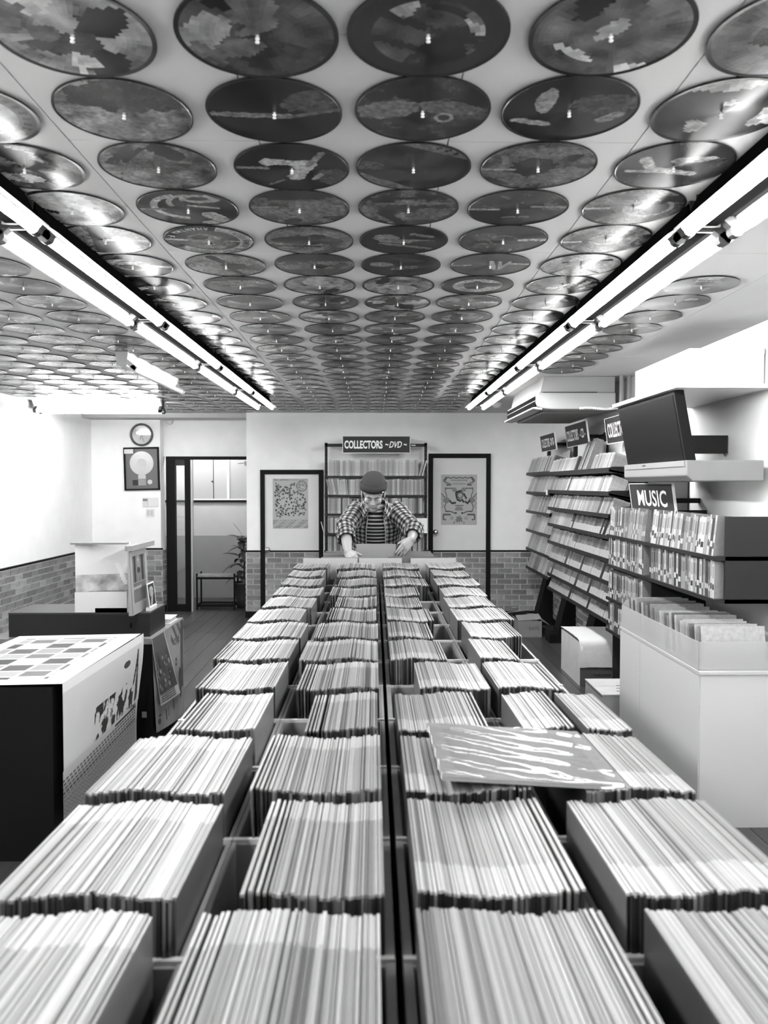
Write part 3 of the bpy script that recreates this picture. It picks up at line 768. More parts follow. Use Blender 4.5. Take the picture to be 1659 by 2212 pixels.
def poster_b(u, v):
    g = .46
    x = abs(u - .5)
    # ribbon banner
    if abs(v - (.935 + .008 * math.sin(u * 40))) < .011 and x < .36: g = .10
    if seg_d(x, v, .36, .93, .42, .88) < .025: g = .08
    if seg_d(x, v, .42, .88, .36, .84) < .02: g = .12
    if seg_d(x, v, .36, .835, .24, .80) < .024: g = .22
    if seg_d(x, v, .34, .79, .24, .795) < .012: g = .06
    # scrollwork frame
    for a in ((.14, .725, .38, .73), (.38, .73, .385, .66), (.385, .66, .34, .58), (.34, .58, .37, .53), (.35, .45, .40, .36), (.40, .36, .37, .28), (.37, .27, .22, .265), (.22, .265, .13, .235), (.40, .55, .46, .60), (.46, .60, .50, .62)):
        if seg_d(x, v, *a) < .013: g = .10
    if math.hypot(x - .35, (v - .49) * 1.4) < .085: g = .19
    if math.hypot(x - .13, (v - .70) * 1.6) < .07: g = .22
    # heart of the picture
    hd = math.hypot(u - .52, (v - .60) * 1.4)
    if hd < .11: g = .10
    if math.hypot(u - .53, (v - .585) * 1.4) < .06: g = .38
    for a in ((.42, .65, .55, .675), (.41, .62, .44, .53), (.64, .61, .70, .53), (.46, .50, .54, .48), (.58, .50, .63, .46)):
        if seg_d(u, v, *a) < .022: g = .012
    for a in ((.24, .48, .30, .43), (.30, .43, .40, .44), (.68, .46, .74, .43), (.74, .43, .79, .48)):
        if seg_d(u, v, *a) < .02: g = .012
    if seg_d(u, v, .40, .385, .62, .385) < .012: g = .14
    if math.hypot((u - .5) * .8, (v - .31) * 1.6) < .09 and v > .28: g = .22
    if math.hypot(x - .09, (v - .235) * 1.4) < .025: g = .015
    # lower feet and rose
    if seg_d(x, v, .24, .205, .43, .205) < .016 or seg_d(x, v, .43, .20, .44, .12) < .022 or seg_d(x, v, .44, .11, .37, .105) < .014: g = .10
    if math.hypot(u - .5, (v - .115) * 1.4) < .085 * (1 + .25 * math.sin(8 * math.atan2(v - .115, u - .5))): g = .17
    if abs(math.hypot(x - .2, (v - .135) * 1.4) - .035) < .009: g = .2
    if seg_d(x, v, .06, .09, .14, .04) < .02 and math.sin(u * 90) > -.3: g = .18
    for cy in (.58, .38, .48):
        if abs(math.hypot(x - .49, (v - cy) * 1.4) - .05) < .009: g = .2
    return g
poster('door_poster', 953, 1025, 1031, 1134, poster_b, 96, 134, 'poster with ornate scroll frame and banner on the taller white door', [('WOLFEN FIVE', .5, .885, .46, .030, .02, .08), ('SOUFTARCH', .5, .815, .36, .028, .02, .08)])

# ------------------------------------------------------------------ clock wall
c0 = at(305, 939, 9.47)
ck = tag(empty('wall_clock_round', (c0.x, 9.5, c0.z)), 'round wall clock with a dark rim above the framed gold disc', 'clock')
ck.name = 'round_clock'
MX = Matrix.Rotation(R(90), 4, 'X')
MB().lathe([(.137, 0), (.137, .03), (.128, .040), (.116, .036), (.112, .018)], 40, MX, cap=False).build('clock_rim', mat('clock_rim', .06, .25), ck, True)
MB().lathe([(.113, .0), (.113, .016), (.002, .0165)], 40, MX, c=.8).build('clock_face', WHITEP, ck)
MB().box(-.003, .003, -.020, -.018, -.012, .062, M=Matrix.Rotation(R(197), 4, 'Y')).build('hour_hand', DARKM, ck)
MB().box(-.002, .002, -.022, -.020, -.015, .090, M=Matrix.Rotation(R(160), 4, 'Y')).build('minute_hand', DARKM, ck)
MB().lathe([(.113, .026), (.113, .028), (.002, .0285)], 32, MX).build('clock_glass', clear_mat('clock_glass', .10, .97), ck)
g0, g1 = at(269, 1059, 9.47), at(344, 966, 9.47)
gw, gh = g1.x - g0.x, g1.z - g0.z
gd = tag(empty('framed_disc', (g0.x + gw / 2, 9.5, g0.z), (0, R(-1.2), 0)), 'framed gold award disc hanging on the wall beneath the clock', 'picture frame')
for x0, x1, z0, z1 in ((-gw/2, gw/2, 0, .018), (-gw/2, gw/2, gh - .018, gh), (-gw/2, -gw/2 + .018, .018, gh - .018), (gw/2 - .018, gw/2, .018, gh - .018)):
    MB().box(x0, x1, -.032, 0, z0, z1).build('frame_bar', BLACK, gd)
MB().box(-gw/2 + .018, gw/2 - .018, -.012, 0, .018, gh - .018, c=.15).build('backing_mat', PRINT, gd)
MD = Matrix.Translation((.0, -.012, gh * .63)) @ MX
def pie(i, j):
    a = (j / 60) * 360
    return .42 + .3 * math.sin(R(a * 3 + 20)) + .22 * math.sin(R(a * 5))
MB().loft([[MD @ V((r * math.cos(2 * math.pi * j / 60), r * math.sin(2 * math.pi * j / 60), z)) for j in range(60)] for r, z in ((.142, 0), (.142, .003), (.058, .004))], colf=lambda i, j: .8, cap1=True).build('gold_disc', mat('plated_disc', .6, .28, metal=.85, aniso=.9), gd)
MB().lathe([(.058, .004), (.058, .0055), (.002, .0056)], 30, MD, c=.62).build('disc_label', PRINT, gd)
MB().box(-.045, .045, -.017, -.012, .058, .135, c=.32).build('award_plate', PRINT, gd)
MB().box(-.045, .045, -.018, -.012, .138, .185, c=.55).build('award_plate', PRINT, gd)
MB().lathe([(.028, 0), (.028, .004), (.001, .0042)], 24, Matrix.Translation((.093, -.012, .098)) @ MX, c=.62).build('award_seal', PRINT, gd)
MB().box(-.115, -.05, -.015, -.012, .06, .125, c=.02).build('award_badge', PRINT, gd)
MB().box(-gw/2 + .012, -gw/2 + .12, -.034, -.030, gh - .075, gh - .022, c=.8).build('paper_note', PRINT, gd)
n0, n1 = at(308, 1095, 9.49), at(341, 1075, 9.49)
o = tag(empty('wall_notice', (n0.x, 9.5, n0.z)), 'small white control panel on the wall below the framed disc', 'panel')
w_, h_ = n1.x - n0.x, n1.z - n0.z
MB().box(0, w_ * .34, -.012, 0, 0, h_, c=.9).build('panel_half', WHITEP, o); MB().box(w_ * .36, w_, -.010, 0, 0, h_).build('panel_half', WHITEP, o)
MB().box(.004, w_ * .32, -.014, -.012, h_ * .62, h_ * .88, c=.25).build('display_window', PRINT, o)
n0, n1 = at(315, 1117, 9.49), at(333, 1099, 9.49)
o = tag(empty('light_switch', (n0.x, 9.5, n0.z)), 'white double light switch beneath the control panel', 'switch')
w_, h_ = n1.x - n0.x, n1.z - n0.z
MB().box(0, w_, -.008, 0, 0, h_).build('switch_plate', WHITEP, o)
for k in (.18, .56): MB().box(w_ * k, w_ * (k + .26), -.013, -.008, h_ * .2, h_ * .8, c=.75).build('switch_rocker', WHITEP, o)
s0 = at(366, 910, 9.64)
tag(MB().lathe([(.045, 0), (.045, .012), (.036, .024), (.012, .032), (.002, .033)], 24, Matrix.Translation((s0.x, 9.65, s0.z)) @ MX).build('motion_sensor', WHITEP, None, True), 'small round white sensor above the entrance at the corner', 'sensor')
s0 = at(1073, 880, 8.0)
tag(MB().lathe([(.055, 0), (.055, -.014), (.045, -.03), (.03, -.05), (.004, -.055)], 24, Matrix.Translation((s0.x, 8.0, CH))).build('smoke_detector', WHITEP, None, True), 'white dome smoke detector on the ceiling beside the far right lamp', 'detector')

# ------------------------------------------------------------------ stool table and plant in the doorway
ta, tb = at(424, 1318, 9.74), at(508, 1318, 9.74)
tw, td, th = tb.x - ta.x, .26, .42
st = tag(empty('metal_stand', (ta.x, 9.74, 0)), 'low black metal stand with a grey top in the entrance', 'table')
for x in (0, tw - .018):
    for y in (0, td - .018):
        MB().box(x, x + .018, y, y + .018, 0, th + .03).build('leg', BLACK, st)
MB().box(0, tw, 0, td, th - .012, th + .006, c=.5).build('table_top', mat('stand_top', .45, .35, noise=.5, nscale=9), st)
for y in (0, td - .018):
    MB().box(.018, tw - .018, y + .004, y + .014, th - .04, th - .014).build('top_rail', BLACK, st)
    MB().box(.018, tw - .018, y + .004, y + .014, .045, .065).build('lower_rail', BLACK, st)
for x in (.004, tw - .014):
    MB().box(x, x + .010, .018, td - .018, .045, .065).build('lower_rail', BLACK, st)
MB().box(.018, tw - .018, .018, td - .018, .030, .045).build('lower_shelf', DARKM, st)
pp = at(529, 1312, 9.93)
pt = tag(empty('potted_plant', (pp.x - .01, 9.93, 0)), 'dark broad-leaved plant in a speckled pot at the entrance corner', 'plant')
MB().lathe([(.085, 0), (.105, .12), (.122, .30), (.13, .305), (.13, .325), (.112, .325), (.108, .29)], 28).build('plant_pot', POT, pt, True)
MB().lathe([(.108, .28), (.002, .295)], 20, cap=False).build('soil', mat('soil', .015, .9), pt)
MB().tube([(0, 0, .28), (.01, .0, .55), (-.01, .01, .82)], [.014, .011, .007]).build('stem', LEAF, pt)
def leaf(root, dirv, ln, wd, droop):
    mb = MB(); d = V(dirv).normalized(); side = d.cross(V((0, 0, 1))).normalized(); n = 9
    L_, C_, R_ = [], [], []
    for i in range(n + 1):
        t = i / n
        p = V(root) + d * (ln * t) + V((0, 0, -droop * t * t))
        w = wd * (math.sin(math.pi * min(1, t * .92 + .04)) ** .8) * (1 if t < .97 else .2)
        L_.append(p + side * w + V((0, 0, .25 * w))); C_.append(p); R_.append(p - side * w + V((0, 0, .25 * w)))
    for i in range(n):
        mb.face([L_[i], L_[i + 1], C_[i + 1], C_[i]]); mb.face([C_[i], C_[i + 1], R_[i + 1], R_[i]])
    return mb
lr = random.Random(8)
for k in range(34):
    z = .34 + .55 * (k / 33); a = k * 2.4
    el = lr.uniform(.25, .95)
    leaf((0, 0, z), (math.cos(a), math.sin(a) * .8 , el), lr.uniform(.22, .33) * (.4 if math.cos(a) > .1 or math.sin(a) < -.6 else 1), lr.uniform(.036, .060), lr.uniform(.06, .20)).build('leaf', LEAF, pt, True)
leaf((0, 0, .88), (-.55, -.1, 1.0), .28, .03, .05).build('leaf', LEAF, pt, True)

# ------------------------------------------------------------------ right wall: disc shelves
BAY = [  # far end y, near end y, lip x, shelf heights, case height, name
    ('far', 8.90, 7.72, 1.735, [1.676 - .2105 * k for k in range(6)], .185),
    ('middle', 7.70, 5.70, 1.715, [1.665, 1.490, 1.325, 1.168, .998, .833, .680, .545], .140),
]
LEAN = R(19)
unit = tag(empty('wall_shelving', (XR, 7.3, 0)), 'black steel wall shelving of tilted tiers holding discs on the right wall', 'shelf')
def toU(x, y, z): return (x - XR, y - 7.3, z)
def ubox(name, x0, x1, y0, y1, z0, z1, m=SHELFM, M=None):
    return MB().box(x0 - XR, x1 - XR, y0 - 7.3, y1 - 7.3, z0, z1).build(name, m, unit)
ubox('back_panel', XR - .012, XR - .001, 4.95, 6.20, .80, 1.75, mat('back_panel', .05, .5, .2))
for yy in (8.88, 7.71, 6.70, 5.69):
    ubox('upright', XR - .035, XR, yy - .02, yy + .02, .3, 2.0)
for (y0, y1) in ((7.73, 8.86), (6.72, 7.69), (5.71, 6.68)):
    ubox('top_beam', XR - .03, XR, y0, y1, 1.955, 1.99)
def tier(x, y0, y1, z, h):
    """tilted tray: floor tips back, low back plate, lip"""
    ca, sa = math.cos(LEAN), math.sin(LEAN); dpt = XR - .04 - x
    mb = MB()
    prof = [(x, z), (x + dpt * .8, z - dpt * .8 * math.tan(LEAN) * .55), (x + dpt * .8, z - dpt * .8 * math.tan(LEAN) * .55 - .018), (x, z - .016)]
    mb.prism([(p[0] - XR, p[1]) for p in prof], 'y', y1 - 7.3, y0 - 7.3)
    mb.box(x - .006 - XR, x - XR, y1 - 7.3, y0 - 7.3, z - .016, z + .014)
    mb.build('shelf_tier', SHELFM, unit)
    bp = MB(); bx = x + .12
    bp.prism([(p[0] - XR, p[1]) for p in ((bx, z - .03), (bx + h * .8 * sa, z - .03 + h * .8 * ca), (bx + h * .8 * sa + .004, z - .03 + h * .8 * ca), (bx + .004, z - .03))], 'y', y1 - 7.3, y0 - 7.3)
    bp.build('tier_back', mat('tier_back', .06, .5), unit)
    for yy in (y0 - .003, y1):
        MB().prism([(p[0] - XR, p[1]) for p in ((x, z - .016), (x + dpt, z - .06), (x + dpt, z + .02), (x + .02, z + .02), (x, z + .014))], 'y', yy - 7.3, yy + .003 - 7.3).build('tier_end', SHELFM, unit)
wn = random.Random(33)
stuff = MB()
cnt = 0
for bn, y0, y1, xl, zs, h in BAY:
    for ti, z in enumerate(zs):
        tier(xl, y0, y1, z, h)
        y = y0 - .008; n = 0
        grp_two = False; left = 0
        while y > y1 + .02:
            if left <= 0: left = wn.randint(2, 6); grp_v = wn.choice((.3, .42, .5, .6))
            left -= 1
            t = wn.choice((.04, .05, .06, .07)) if bn == 'middle' else wn.choice((.025, .035, .05))
            y -= t
            if y < y1 + .004: break
            two = bn == 'middle' and ((ti in (3, 4) and y < 6.85) or ti in (5, 6, 7))
            v = wn.choice((.12, .16, .2, .26)) if two else min(.75, max(.18, grp_v * wn.uniform(.7, 1.35)))
            if two and wn.random() < .08: two = False; v = .02
            if wn.random() < .03: v = .05
            v = round(v, 1) if not two else round(v, 2)
            hh = wn.uniform(.94, 1.03)
            if bn == 'middle':
                if ti == 0 and 6.22 < y < 6.70: continue
                n += 1
                o = link('compact_disc_case', case_mesh(v, t - .0015, h, .12, True, two), None, (xl + .004, y, z + .001), rot=(0, LEAN, 0), scale=(1, 1, hh))
                what = 'disc case with white lower band' if two else f'{tone(v)} disc case'
                tag(o, f'{what}, {nth(n)} from the far end on the {nth(ti + 1)} tilted tier', 'disc case', 'disc cases on the middle bay of the wall shelving')
            else:
                M = Matrix.Translation((xl + .004, y, z + .001)) @ Matrix.Rotation(LEAN, 4, 'Y')
                stuff.box(0, .13, 0, t - .0015, 0, h * hh * .9, c=v, M=M); stuff.box(.001, .129, .0005, t - .002, h * hh * .9, h * hh, c=min(.9, v * 1.4), M=M)
            y -= wn.choice((.001, .001, .002, .014 if wn.random() < .3 else .001))
o = tag(stuff.build('disc_cases', CASEM), 'rows of pale disc cases filling the farthest bay of the wall shelving', 'disc cases'); o['kind'] = 'stuff'
# tall box sets leaning on the top tier
for k, (y, v, hh) in enumerate(((6.53, .22, .26), (6.38, .32, .28))):
    o = MB().box(0, .06, 0, .11, 0, hh, c=v).box(-.001, 0, .01, .03, .02, hh - .03, c=.6).build('box_set', CASEM, None, loc=(1.722, y, 1.672))
    o.rotation_euler = (0, R(20), 0)
    tag(o, ('grey tall box set leaning on the top tier, the farther of two', 'lighter tall box set leaning on the top tier, the nearer of two')[k], 'box')
# price card on the second far tier
o = MB().box(0, .004, -.06, 0, 0, .05, c=.85).build('price_card', PRINT, None, loc=(1.722, 7.84, 1.452)); tag(o, 'small white price card clipped to the second far tier', 'card')
# black slanted brackets carrying the lowest tiers
for k, yy in enumerate((8.70, 7.72, 6.72, 5.74)):
    b = MB(); b.prism([(p[0] - XR, p[1]) for p in ((1.72, .0), (1.985, 0), (1.985, .60), (1.93, .60), (1.80, .09), (1.72, .09))], 'y', yy - .10 - 7.3, yy + .10 - 7.3)
    b.build('slanted_bracket', BLACK, unit)
# signs of the wall shelving: they face the aisle and tip a little downward
def aisle(y, z, x=1.80): return frame((x, y, z), (0, -1, 0), (-.14, 0, .99))
sign('shelf_sign', aisle(8.12, 1.99), .66, .165, [('COLLECTORS', -.10, 0, .36, .092, .018, 0), ('-DVD-', .20, .0, .19, .075, .02, 0)], 'dark COLLECTORS DVD sign over the farthest bay of wall shelves', bracket=(.014, .199, -.02, .02, -.03, .0))
sign('shelf_sign', aisle(6.98, 2.00), .72, .190, [('COLLECTORS', -.13, 0, .40, .098, .018, 0), ('- CD -', .21, .0, .18, .08, .02, 0)], 'dark COLLECTORS CD sign in the middle of the wall shelves', bracket=(.014, .199, -.02, .02, -.03, .0))
sign('shelf_sign', aisle(5.72, 1.965), .72, .190, [('COLLECTORS', -.08, 0, .46, .110, .018, 0), ('-CD-', .24, .0, .14, .08, .02, 0)], 'dark COLLECTORS sign half hidden behind the television', bracket=(.014, .199, -.02, .02, -.03, .0))
sign('shelf_sign', aisle(4.80, 1.470, 1.70), .74, .175, [('MUSIC', .02, 0, .50, .10, .018, 0)], 'dark MUSIC sign above the book shelves at the right edge', bracket=(.014, .299, -.02, .02, -.03, .0))
# white index cards standing behind the top tier
for k, (y, z, w) in enumerate(((7.95, 1.70, .30), (6.75, 1.72, .34), (5.95, 1.75, .34))):
    o = MB().box(0, .004, -w / 2, w / 2, 0, .20, c=.85).build('backing_card', WHITEP, None, loc=(1.93, y, z)); o.rotation_euler = (0, R(6), 0)
    tag(o, ('white backing card behind the top tier under the far DVD sign', 'white backing card behind the top tier under the middle CD sign', 'white backing card behind the top tier beside the television')[k], 'card')

# ------------------------------------------------------------------ book shelves nearest on the right wall
bs = tag(empty('book_shelf', (XR, 4.8, 0)), 'dark steel book shelves at the right edge in front of the disc tiers', 'shelf')
BX, BY0, BY1 = 1.62, 5.44, 3.70
bz = [1.21, 1.005, .775, .555]
for si, z in enumerate(bz):
    MB().box(BX - XR, -.002, (BY1 if si < 2 else 4.68) - 4.8, BY0 - 4.8, z - .02, z).build('shelf_board', SHELFM, bs)
for yy, zb in ((BY0 - .012, .02), (4.68, .02), (BY1, .985)):
    MB().box(BX + .05 - XR, -.002, yy - 4.8, yy + .012 - 4.8, zb, 1.40).build('shelf_side', DARKM, bs)
bk = {}
def book_mesh(v, band):
    if (v, band) in bk: return bk[(v, band)]
    mb = MB().box(0, .15, 0, 1, 0, 1, cols=[.6, .75, .3, .3, .3, v]); mb.v = mb.v
    mb.box(-.0006, 0, .12, .88, .15 + band, .30 + band, c=max(.03, .8 - v)); mb.box(-.0006, 0, .2, .8, .5 + band * .5, .86, c=max(.05, v * .6))
    bk[(v, band)] = mb.mesh('book', CASEM); return bk[(v, band)]
for si, z in enumerate(bz):
    y = BY0 - .02; n = 0
    while y > (BY1 + .05 if si < 2 else 4.74):
        t = wn.choice((.012, .018, .024, .03, .04)); y -= t
        if 4.63 < y < 4.70: y -= .06; continue
        v = wn.choice((.08, .15, .25, .4, .55, .7, .75)); n += 1
        h = wn.uniform(.165, .192) if si else wn.uniform(.175, .20)
        lean = R(10) if (si == 0 and y > 5.0) else 0
        o = link('book', book_mesh(v, wn.choice((.02, .08))), None, (BX + .012, y, z), rot=(lean * -.9, R(6) if si == 0 else 0, 0), scale=(1, t, h))
        tag(o, f'{tone(v)} book spine, {nth(n)} from the far end on the {nth(si + 1)} book shelf', 'book', 'books on the shelves at the right edge')
        y -= .0015 + (.006 if lean else 0)

# ------------------------------------------------------------------ air conditioner under the ceiling
ac = tag(empty('air_conditioner', (1.56, 6.7, CH)), 'white ceiling-hung air conditioner above the wall shelves', 'air conditioner')
acx = lambda pts: [(p[0] - 1.56, p[1] - CH) for p in pts]
ACM = mat('ac_shell', .30, .5)
MB().prism(acx([(1.315, 2.388), (1.862, 2.388), (1.862, 2.268), (1.285, 2.268)]), 'y', -.63, .66).build('upper_casing', ACM, ac)
bevel(MB().prism(acx([(1.285, 2.264), (1.866, 2.264), (1.866, 2.135), (1.36, 2.135), (1.30, 2.142), (1.262, 2.160), (1.25, 2.185), (1.25, 2.24), (1.262, 2.258)]), 'y', -.65, .68).build('lower_casing', ACM, ac), .008)
MB().box(1.246 - 1.56, 1.256 - 1.56, -.62, .65, 2.158 - CH, 2.238 - CH).build('air_outlet', BLACK0, ac)  # flat black face stands in for the shade inside the outlet recess
MB().box(1.244 - 1.56, 1.246 - 1.56, -.62, .65, 2.200 - CH, 2.203 - CH, c=.5).build('louver_blade', GREYP, ac)
bevel(MB().prism(acx([(1.222, 2.138), (1.30, 2.130), (1.30, 2.146), (1.25, 2.154), (1.222, 2.150)]), 'y', -.64, .67).build('outlet_lip', ACM, ac), .004)
MB().box(1.33 - 1.56, 1.82 - 1.56, -.50, .58, 2.122 - CH, 2.136 - CH, c=.55).build('intake_panel', ACM, ac)
for k in range(16):
    y = -.46 + k * .064
    MB().box(1.36 - 1.56, 1.79 - 1.56, y, y + .022, 2.117 - CH, 2.123 - CH, c=.35).build('intake_slat', GREYP, ac)
MB().box(1.30 - 1.56, 1.72 - 1.56, -.652, -.648, 2.262 - CH, 2.268 - CH).build('casing_seam', DARKM, ac)
hose = [(1.58 + .33 * (i / 40) - 1.56, -.668, 2.140 - CH + .004 * math.sin(i * .2)) for i in range(41)]
MB().tube(hose, [.011 if i % 2 else .0085 for i in range(41)], 8).build('drain_hose', WHITEP, ac)
for k, x in enumerate((1.90, 1.955)):
    tag(MB().cyl((x, 6.02, 2.0), (x, 6.02, CH), .018, n=12).build('wall_pipe', mat('pipe_wrap', .2, .6)), ('wrapped pipe rising beside the air conditioner, next to its casing', 'wrapped pipe rising beside the air conditioner, next to the wall')[k], 'pipe')

# ------------------------------------------------------------------ television, ledge and set-top unit on the right wall
tv = tag(empty('television', (1.56, 4.45, 1.85)), 'dark flat television tipped down from the right wall', 'television')
Mtv = frame((0, 0, 0), (0, -1, 0), (-.185, 0, .98))
MB().box(-.46, .46, -.20, .185, -.05, 0, M=Mtv).build('tv_body', TVB, tv)
MB().box(-.435, .435, -.178, .165, 0, .002, M=Mtv).build('tv_screen', SCREEN, tv)
MB().box(.06, .43, -.05, .05, -.12, -.02, M=Matrix.Rotation(0, 4, 'X')).build('wall_bracket', DARKM, tv)
ld = tag(MB().box(1.50, 1.998, 3.9, 4.94, 2.035, 2.055).build('white_ledge', WHITEP), 'white ledge jutting from the wall above the television', 'shelf')
o = tag(empty('white_carton', (1.80, 4.5, 2.055)), 'white box standing on the ledge above the television', 'box')
MB().box(-.19, .19, -.5, .33, 0, .19, c=1.15).build('carton_body', WHITEP, o); MB().box(-.192, .192, -.502, .332, .165, .192, c=1.1).build('carton_lid', WHITEP, o)
un = tag(empty('grey_recorder', (1.75, 4.5, 1.57)), 'light grey player mounted beneath the television', 'player')
bevel(MB().prism([(-.19, .028), (-.16, 0), (.2, 0), (.2, .105), (-.19, .105)], 'y', -.6, .38).build('player_body', mat('player_shell', .18, .5), un), .006)
MB().box(-.195, -.188, -.58, .36, .075, .103, c=.6).build('player_front', GREYP, un)
MB().box(-.197, -.19, -.02, .03, .088, .094).build('player_slot', DARKM, un)
MB().box(.14, .248, -.1, .1, .02, .09).build('wall_bracket', DARKM, un)

# ------------------------------------------------------------------ cartons in the right aisle
def carton(name, x0, x1, y0, y1, h, label, c=1.0, t=.006):
    o = tag(empty(name, ((x0 + x1) / 2, (y0 + y1) / 2, 0)), label, 'box')
    w, d = (x1 - x0) / 2, (y1 - y0) / 2
    MB().box(-w, w, -d, d, 0, t, c=c).build('carton_bottom', CARD, o)
    for a in ((-w, -w + t, -d, d), (w - t, w, -d, d), (-w + t, w - t, -d, -d + t), (-w + t, w - t, d - t, d)):
        MB().box(*a, t, h, c=c).build('carton_side', CARD, o)
    return o, w, d
# open carton with raised flaps
o, w, d = carton('open_carton', 1.47, 1.71, 7.93, 8.42, .165, 'open cardboard carton with loose flaps under the far shelves', .9)
def flap(M, a, b, c=1.0): MB().box(0, a, 0, b, 0, .005, c=c, M=M).build('carton_flap', CARD, o)
flap(Matrix.Translation((-w, d, .166)) @ Matrix.Rotation(R(185), 4, 'Z') @ Matrix.Rotation(R(190), 4, 'Y') @ Matrix.Rotation(0, 4, 'X'), .02, .02)
flap(Matrix.Translation((-w, -d, .167)) @ Matrix.Rotation(R(9), 4, 'X') @ Matrix.Rotation(R(-4), 4, 'Y'), 2 * w, .17, 1.15)
flap(Matrix.Translation((-w, .03, .168)) @ Matrix.Rotation(R(-24), 4, 'X') @ Matrix.Rotation(R(-6), 4, 'Y') @ Matrix.Translation((-.06, .01, .05)), 2 * w, .22, 1.05)
flap(Matrix.Translation((w, -d + .05, .166)) @ Matrix.Rotation(R(30), 4, 'Y'), .10, .42, 1.1)
MB().box(-w + .01, -w + .05, .05, .20, .262, .264, c=3.0, M=Matrix.Rotation(R(-8), 4, 'X')).build('packing_tape', CARD, o)
place(text_mb('DATS', .10, .035, 0, .04, 0, .12), frame((.04, -d - .001, .09), (1, 0, 0), (0, 0, 1))).build('carton_print', PRINT, o)
# cloth-covered carton
o, w, d = carton('covered_carton', 1.585, 1.93, 5.98, 6.58, .335, 'large carton draped with a white cloth in the right aisle', 1.9)
MB().box(-w + .002, w - .002, -d - .002, -d + .001, .002, .334, c=.42).build('carton_front', CARD, o)
cm = MB(); nx, ny = 22, 34
def drape(u, v):
    x = -w - .006 + (2 * w + .03) * u
    s = v * (2 * d + .19)                       # runs from the back edge over the top and down the front
    wob = .006 * fbm(u, v, 4, 2)
    rr = .03
    if s < 2 * d - rr: y, z = d - s, .352 + wob + .012 * math.sin(math.pi * v * 1.2)
    else:
        a = min((s - (2 * d - rr)) / rr, math.pi / 2)
        y = -d + rr - rr * math.sin(a) - .012; z = .352 - rr + rr * math.cos(a) + wob
        rest = s - (2 * d - rr) - rr * math.pi / 2
        if rest > 0: z -= rest; y -= .004 + .01 * fbm(u * 3, v, 3, 4)
    return (x, y, z)
sh = sheet(drape, nx, ny, lambda u, v: 1.0, .003); sh.build('draped_cloth', CLOTH, o, True)
place(text_mb('CARLDOX', .14, .020, 0, .03, 0, .012), frame((.0, -d - .0035, .085), (1, 0, 0), (0, 0, 1))).build('carton_print', PRINT, o)
# low carton nearest the cabinet
o, w, d = carton('taped_carton', 1.45, 1.78, 4.92, 5.32, .215, 'low closed carton with printed lid beside the white cabinet', 1.5)
for y0, y1 in ((-d - .004, -.002), (.002, d + .004)):
    MB().box(-w - .004, w + .004, y0, y1, .215, .222, c=2.3).build('carton_flap', CARD, o)
for k in range(3): MB().box(-.05 + k * .02, .09 + k * .01, -.13 + k * .07, -.115 + k * .07, .222, .2225, c=.35).build('carton_print', CARD, o)

# ------------------------------------------------------------------ white cabinet with clear tray at the right edge
cb = tag(empty('white_cabinet', (1.70, 4.1, 0)), 'plain white cabinet standing at the right edge of the aisle', 'cabinet')
CABM = mat('cabinet_paint', .52, .4)
MB().box(-.232, .24, -.62, .52, .0, .700).build('cabinet_body', CABM, cb)
MB().box(-.237, -.232, .17, .515, .02, .690).build('cabinet_door', CABM, cb)
MB().box(-.237, -.232, -.615, .165, .02, .690).build('cabinet_door', CABM, cb)
MB().box(-.240, .245, -.63, .525, .700, .712, c=.9).build('cabinet_top', CABM, cb)
tr = tag(empty('clear_tray', (1.70, 4.1, .712)), 'clear plastic tray of sleeves on top of the white cabinet', 'tray')
for a in ((-.235, -.231, -.6, .5, 0, .13), (.19, .194, -.6, .5, 0, .13)): MB().box(*a).build('tray_side', CLOUDY, tr)
MB().prism([(-.235, 0), (.194, 0), (.194, .13), (-.20, .165), (-.235, .13)], 'y', .496, .500).build('tray_end', CLOUDY, tr)
MB().prism([(-.235, 0), (.194, 0), (.194, .13), (-.235, .13)], 'y', -.6, -.596).build('tray_end', CLOUDY, tr)
MB().box(-.231, .19, -.596, .496, 0, .004).build('tray_floor', GREYP, tr)
tn = random.Random(4)
for k in range(30):
    y = .46 - k * .035
    v = tn.choice((.15, .25, .4, .6, .75))
    o = MB().box(-.195, .10, 0, .006, 0, .165 + tn.uniform(0, .03), cols=[v, .8, v, v, v, v]).build('seven_inch_sleeve', CASEM, None, loc=(1.70, 4.1 + y, .717))
    o.rotation_euler = (R(-9), 0, 0)
    tag(o, f'{tone(v)} small sleeve in the clear tray, {nth(k + 1)} from its far end', 'record sleeve', 'small sleeves in the clear tray')

# ------------------------------------------------------------------ sales counter on the left
ca = tag(empty('display_counter', (-1.65, 4.96, 0)), 'black counter with posters hung on its side in the left aisle', 'counter')
MB().box(-.60, .345, -.36, .36, .0, .615).build('counter_body', BLACK, ca)
MB().box(-.61, .350, -.365, .37, .615, .648).build('counter_top', mat('counter_top', .16, .4, noise=.2, nscale=6, stretch=(1, 9, 1)), ca)
MB().box(at(307, 1547, 4.6).x + 1.65, at(317, 1547, 4.6).x + 1.65, -.364, -.36, .18, .215, c=.35).build('grey_sticker', PRINT, ca)
def on_x(px, py, X):
    """point of the plane x = X seen at (px, py)"""
    d_ = FW + RT * ((px - 829.5) / FPX) - UP * ((py - 1106.0) / FPX)
    return V((0, 0, CAM_Z)) + d_ * (X / d_.x)
def bil(q_, u, v):
    return (q_[0] * (1 - u) + q_[1] * u) * (1 - v) + (q_[3] * (1 - u) + q_[2] * u) * v
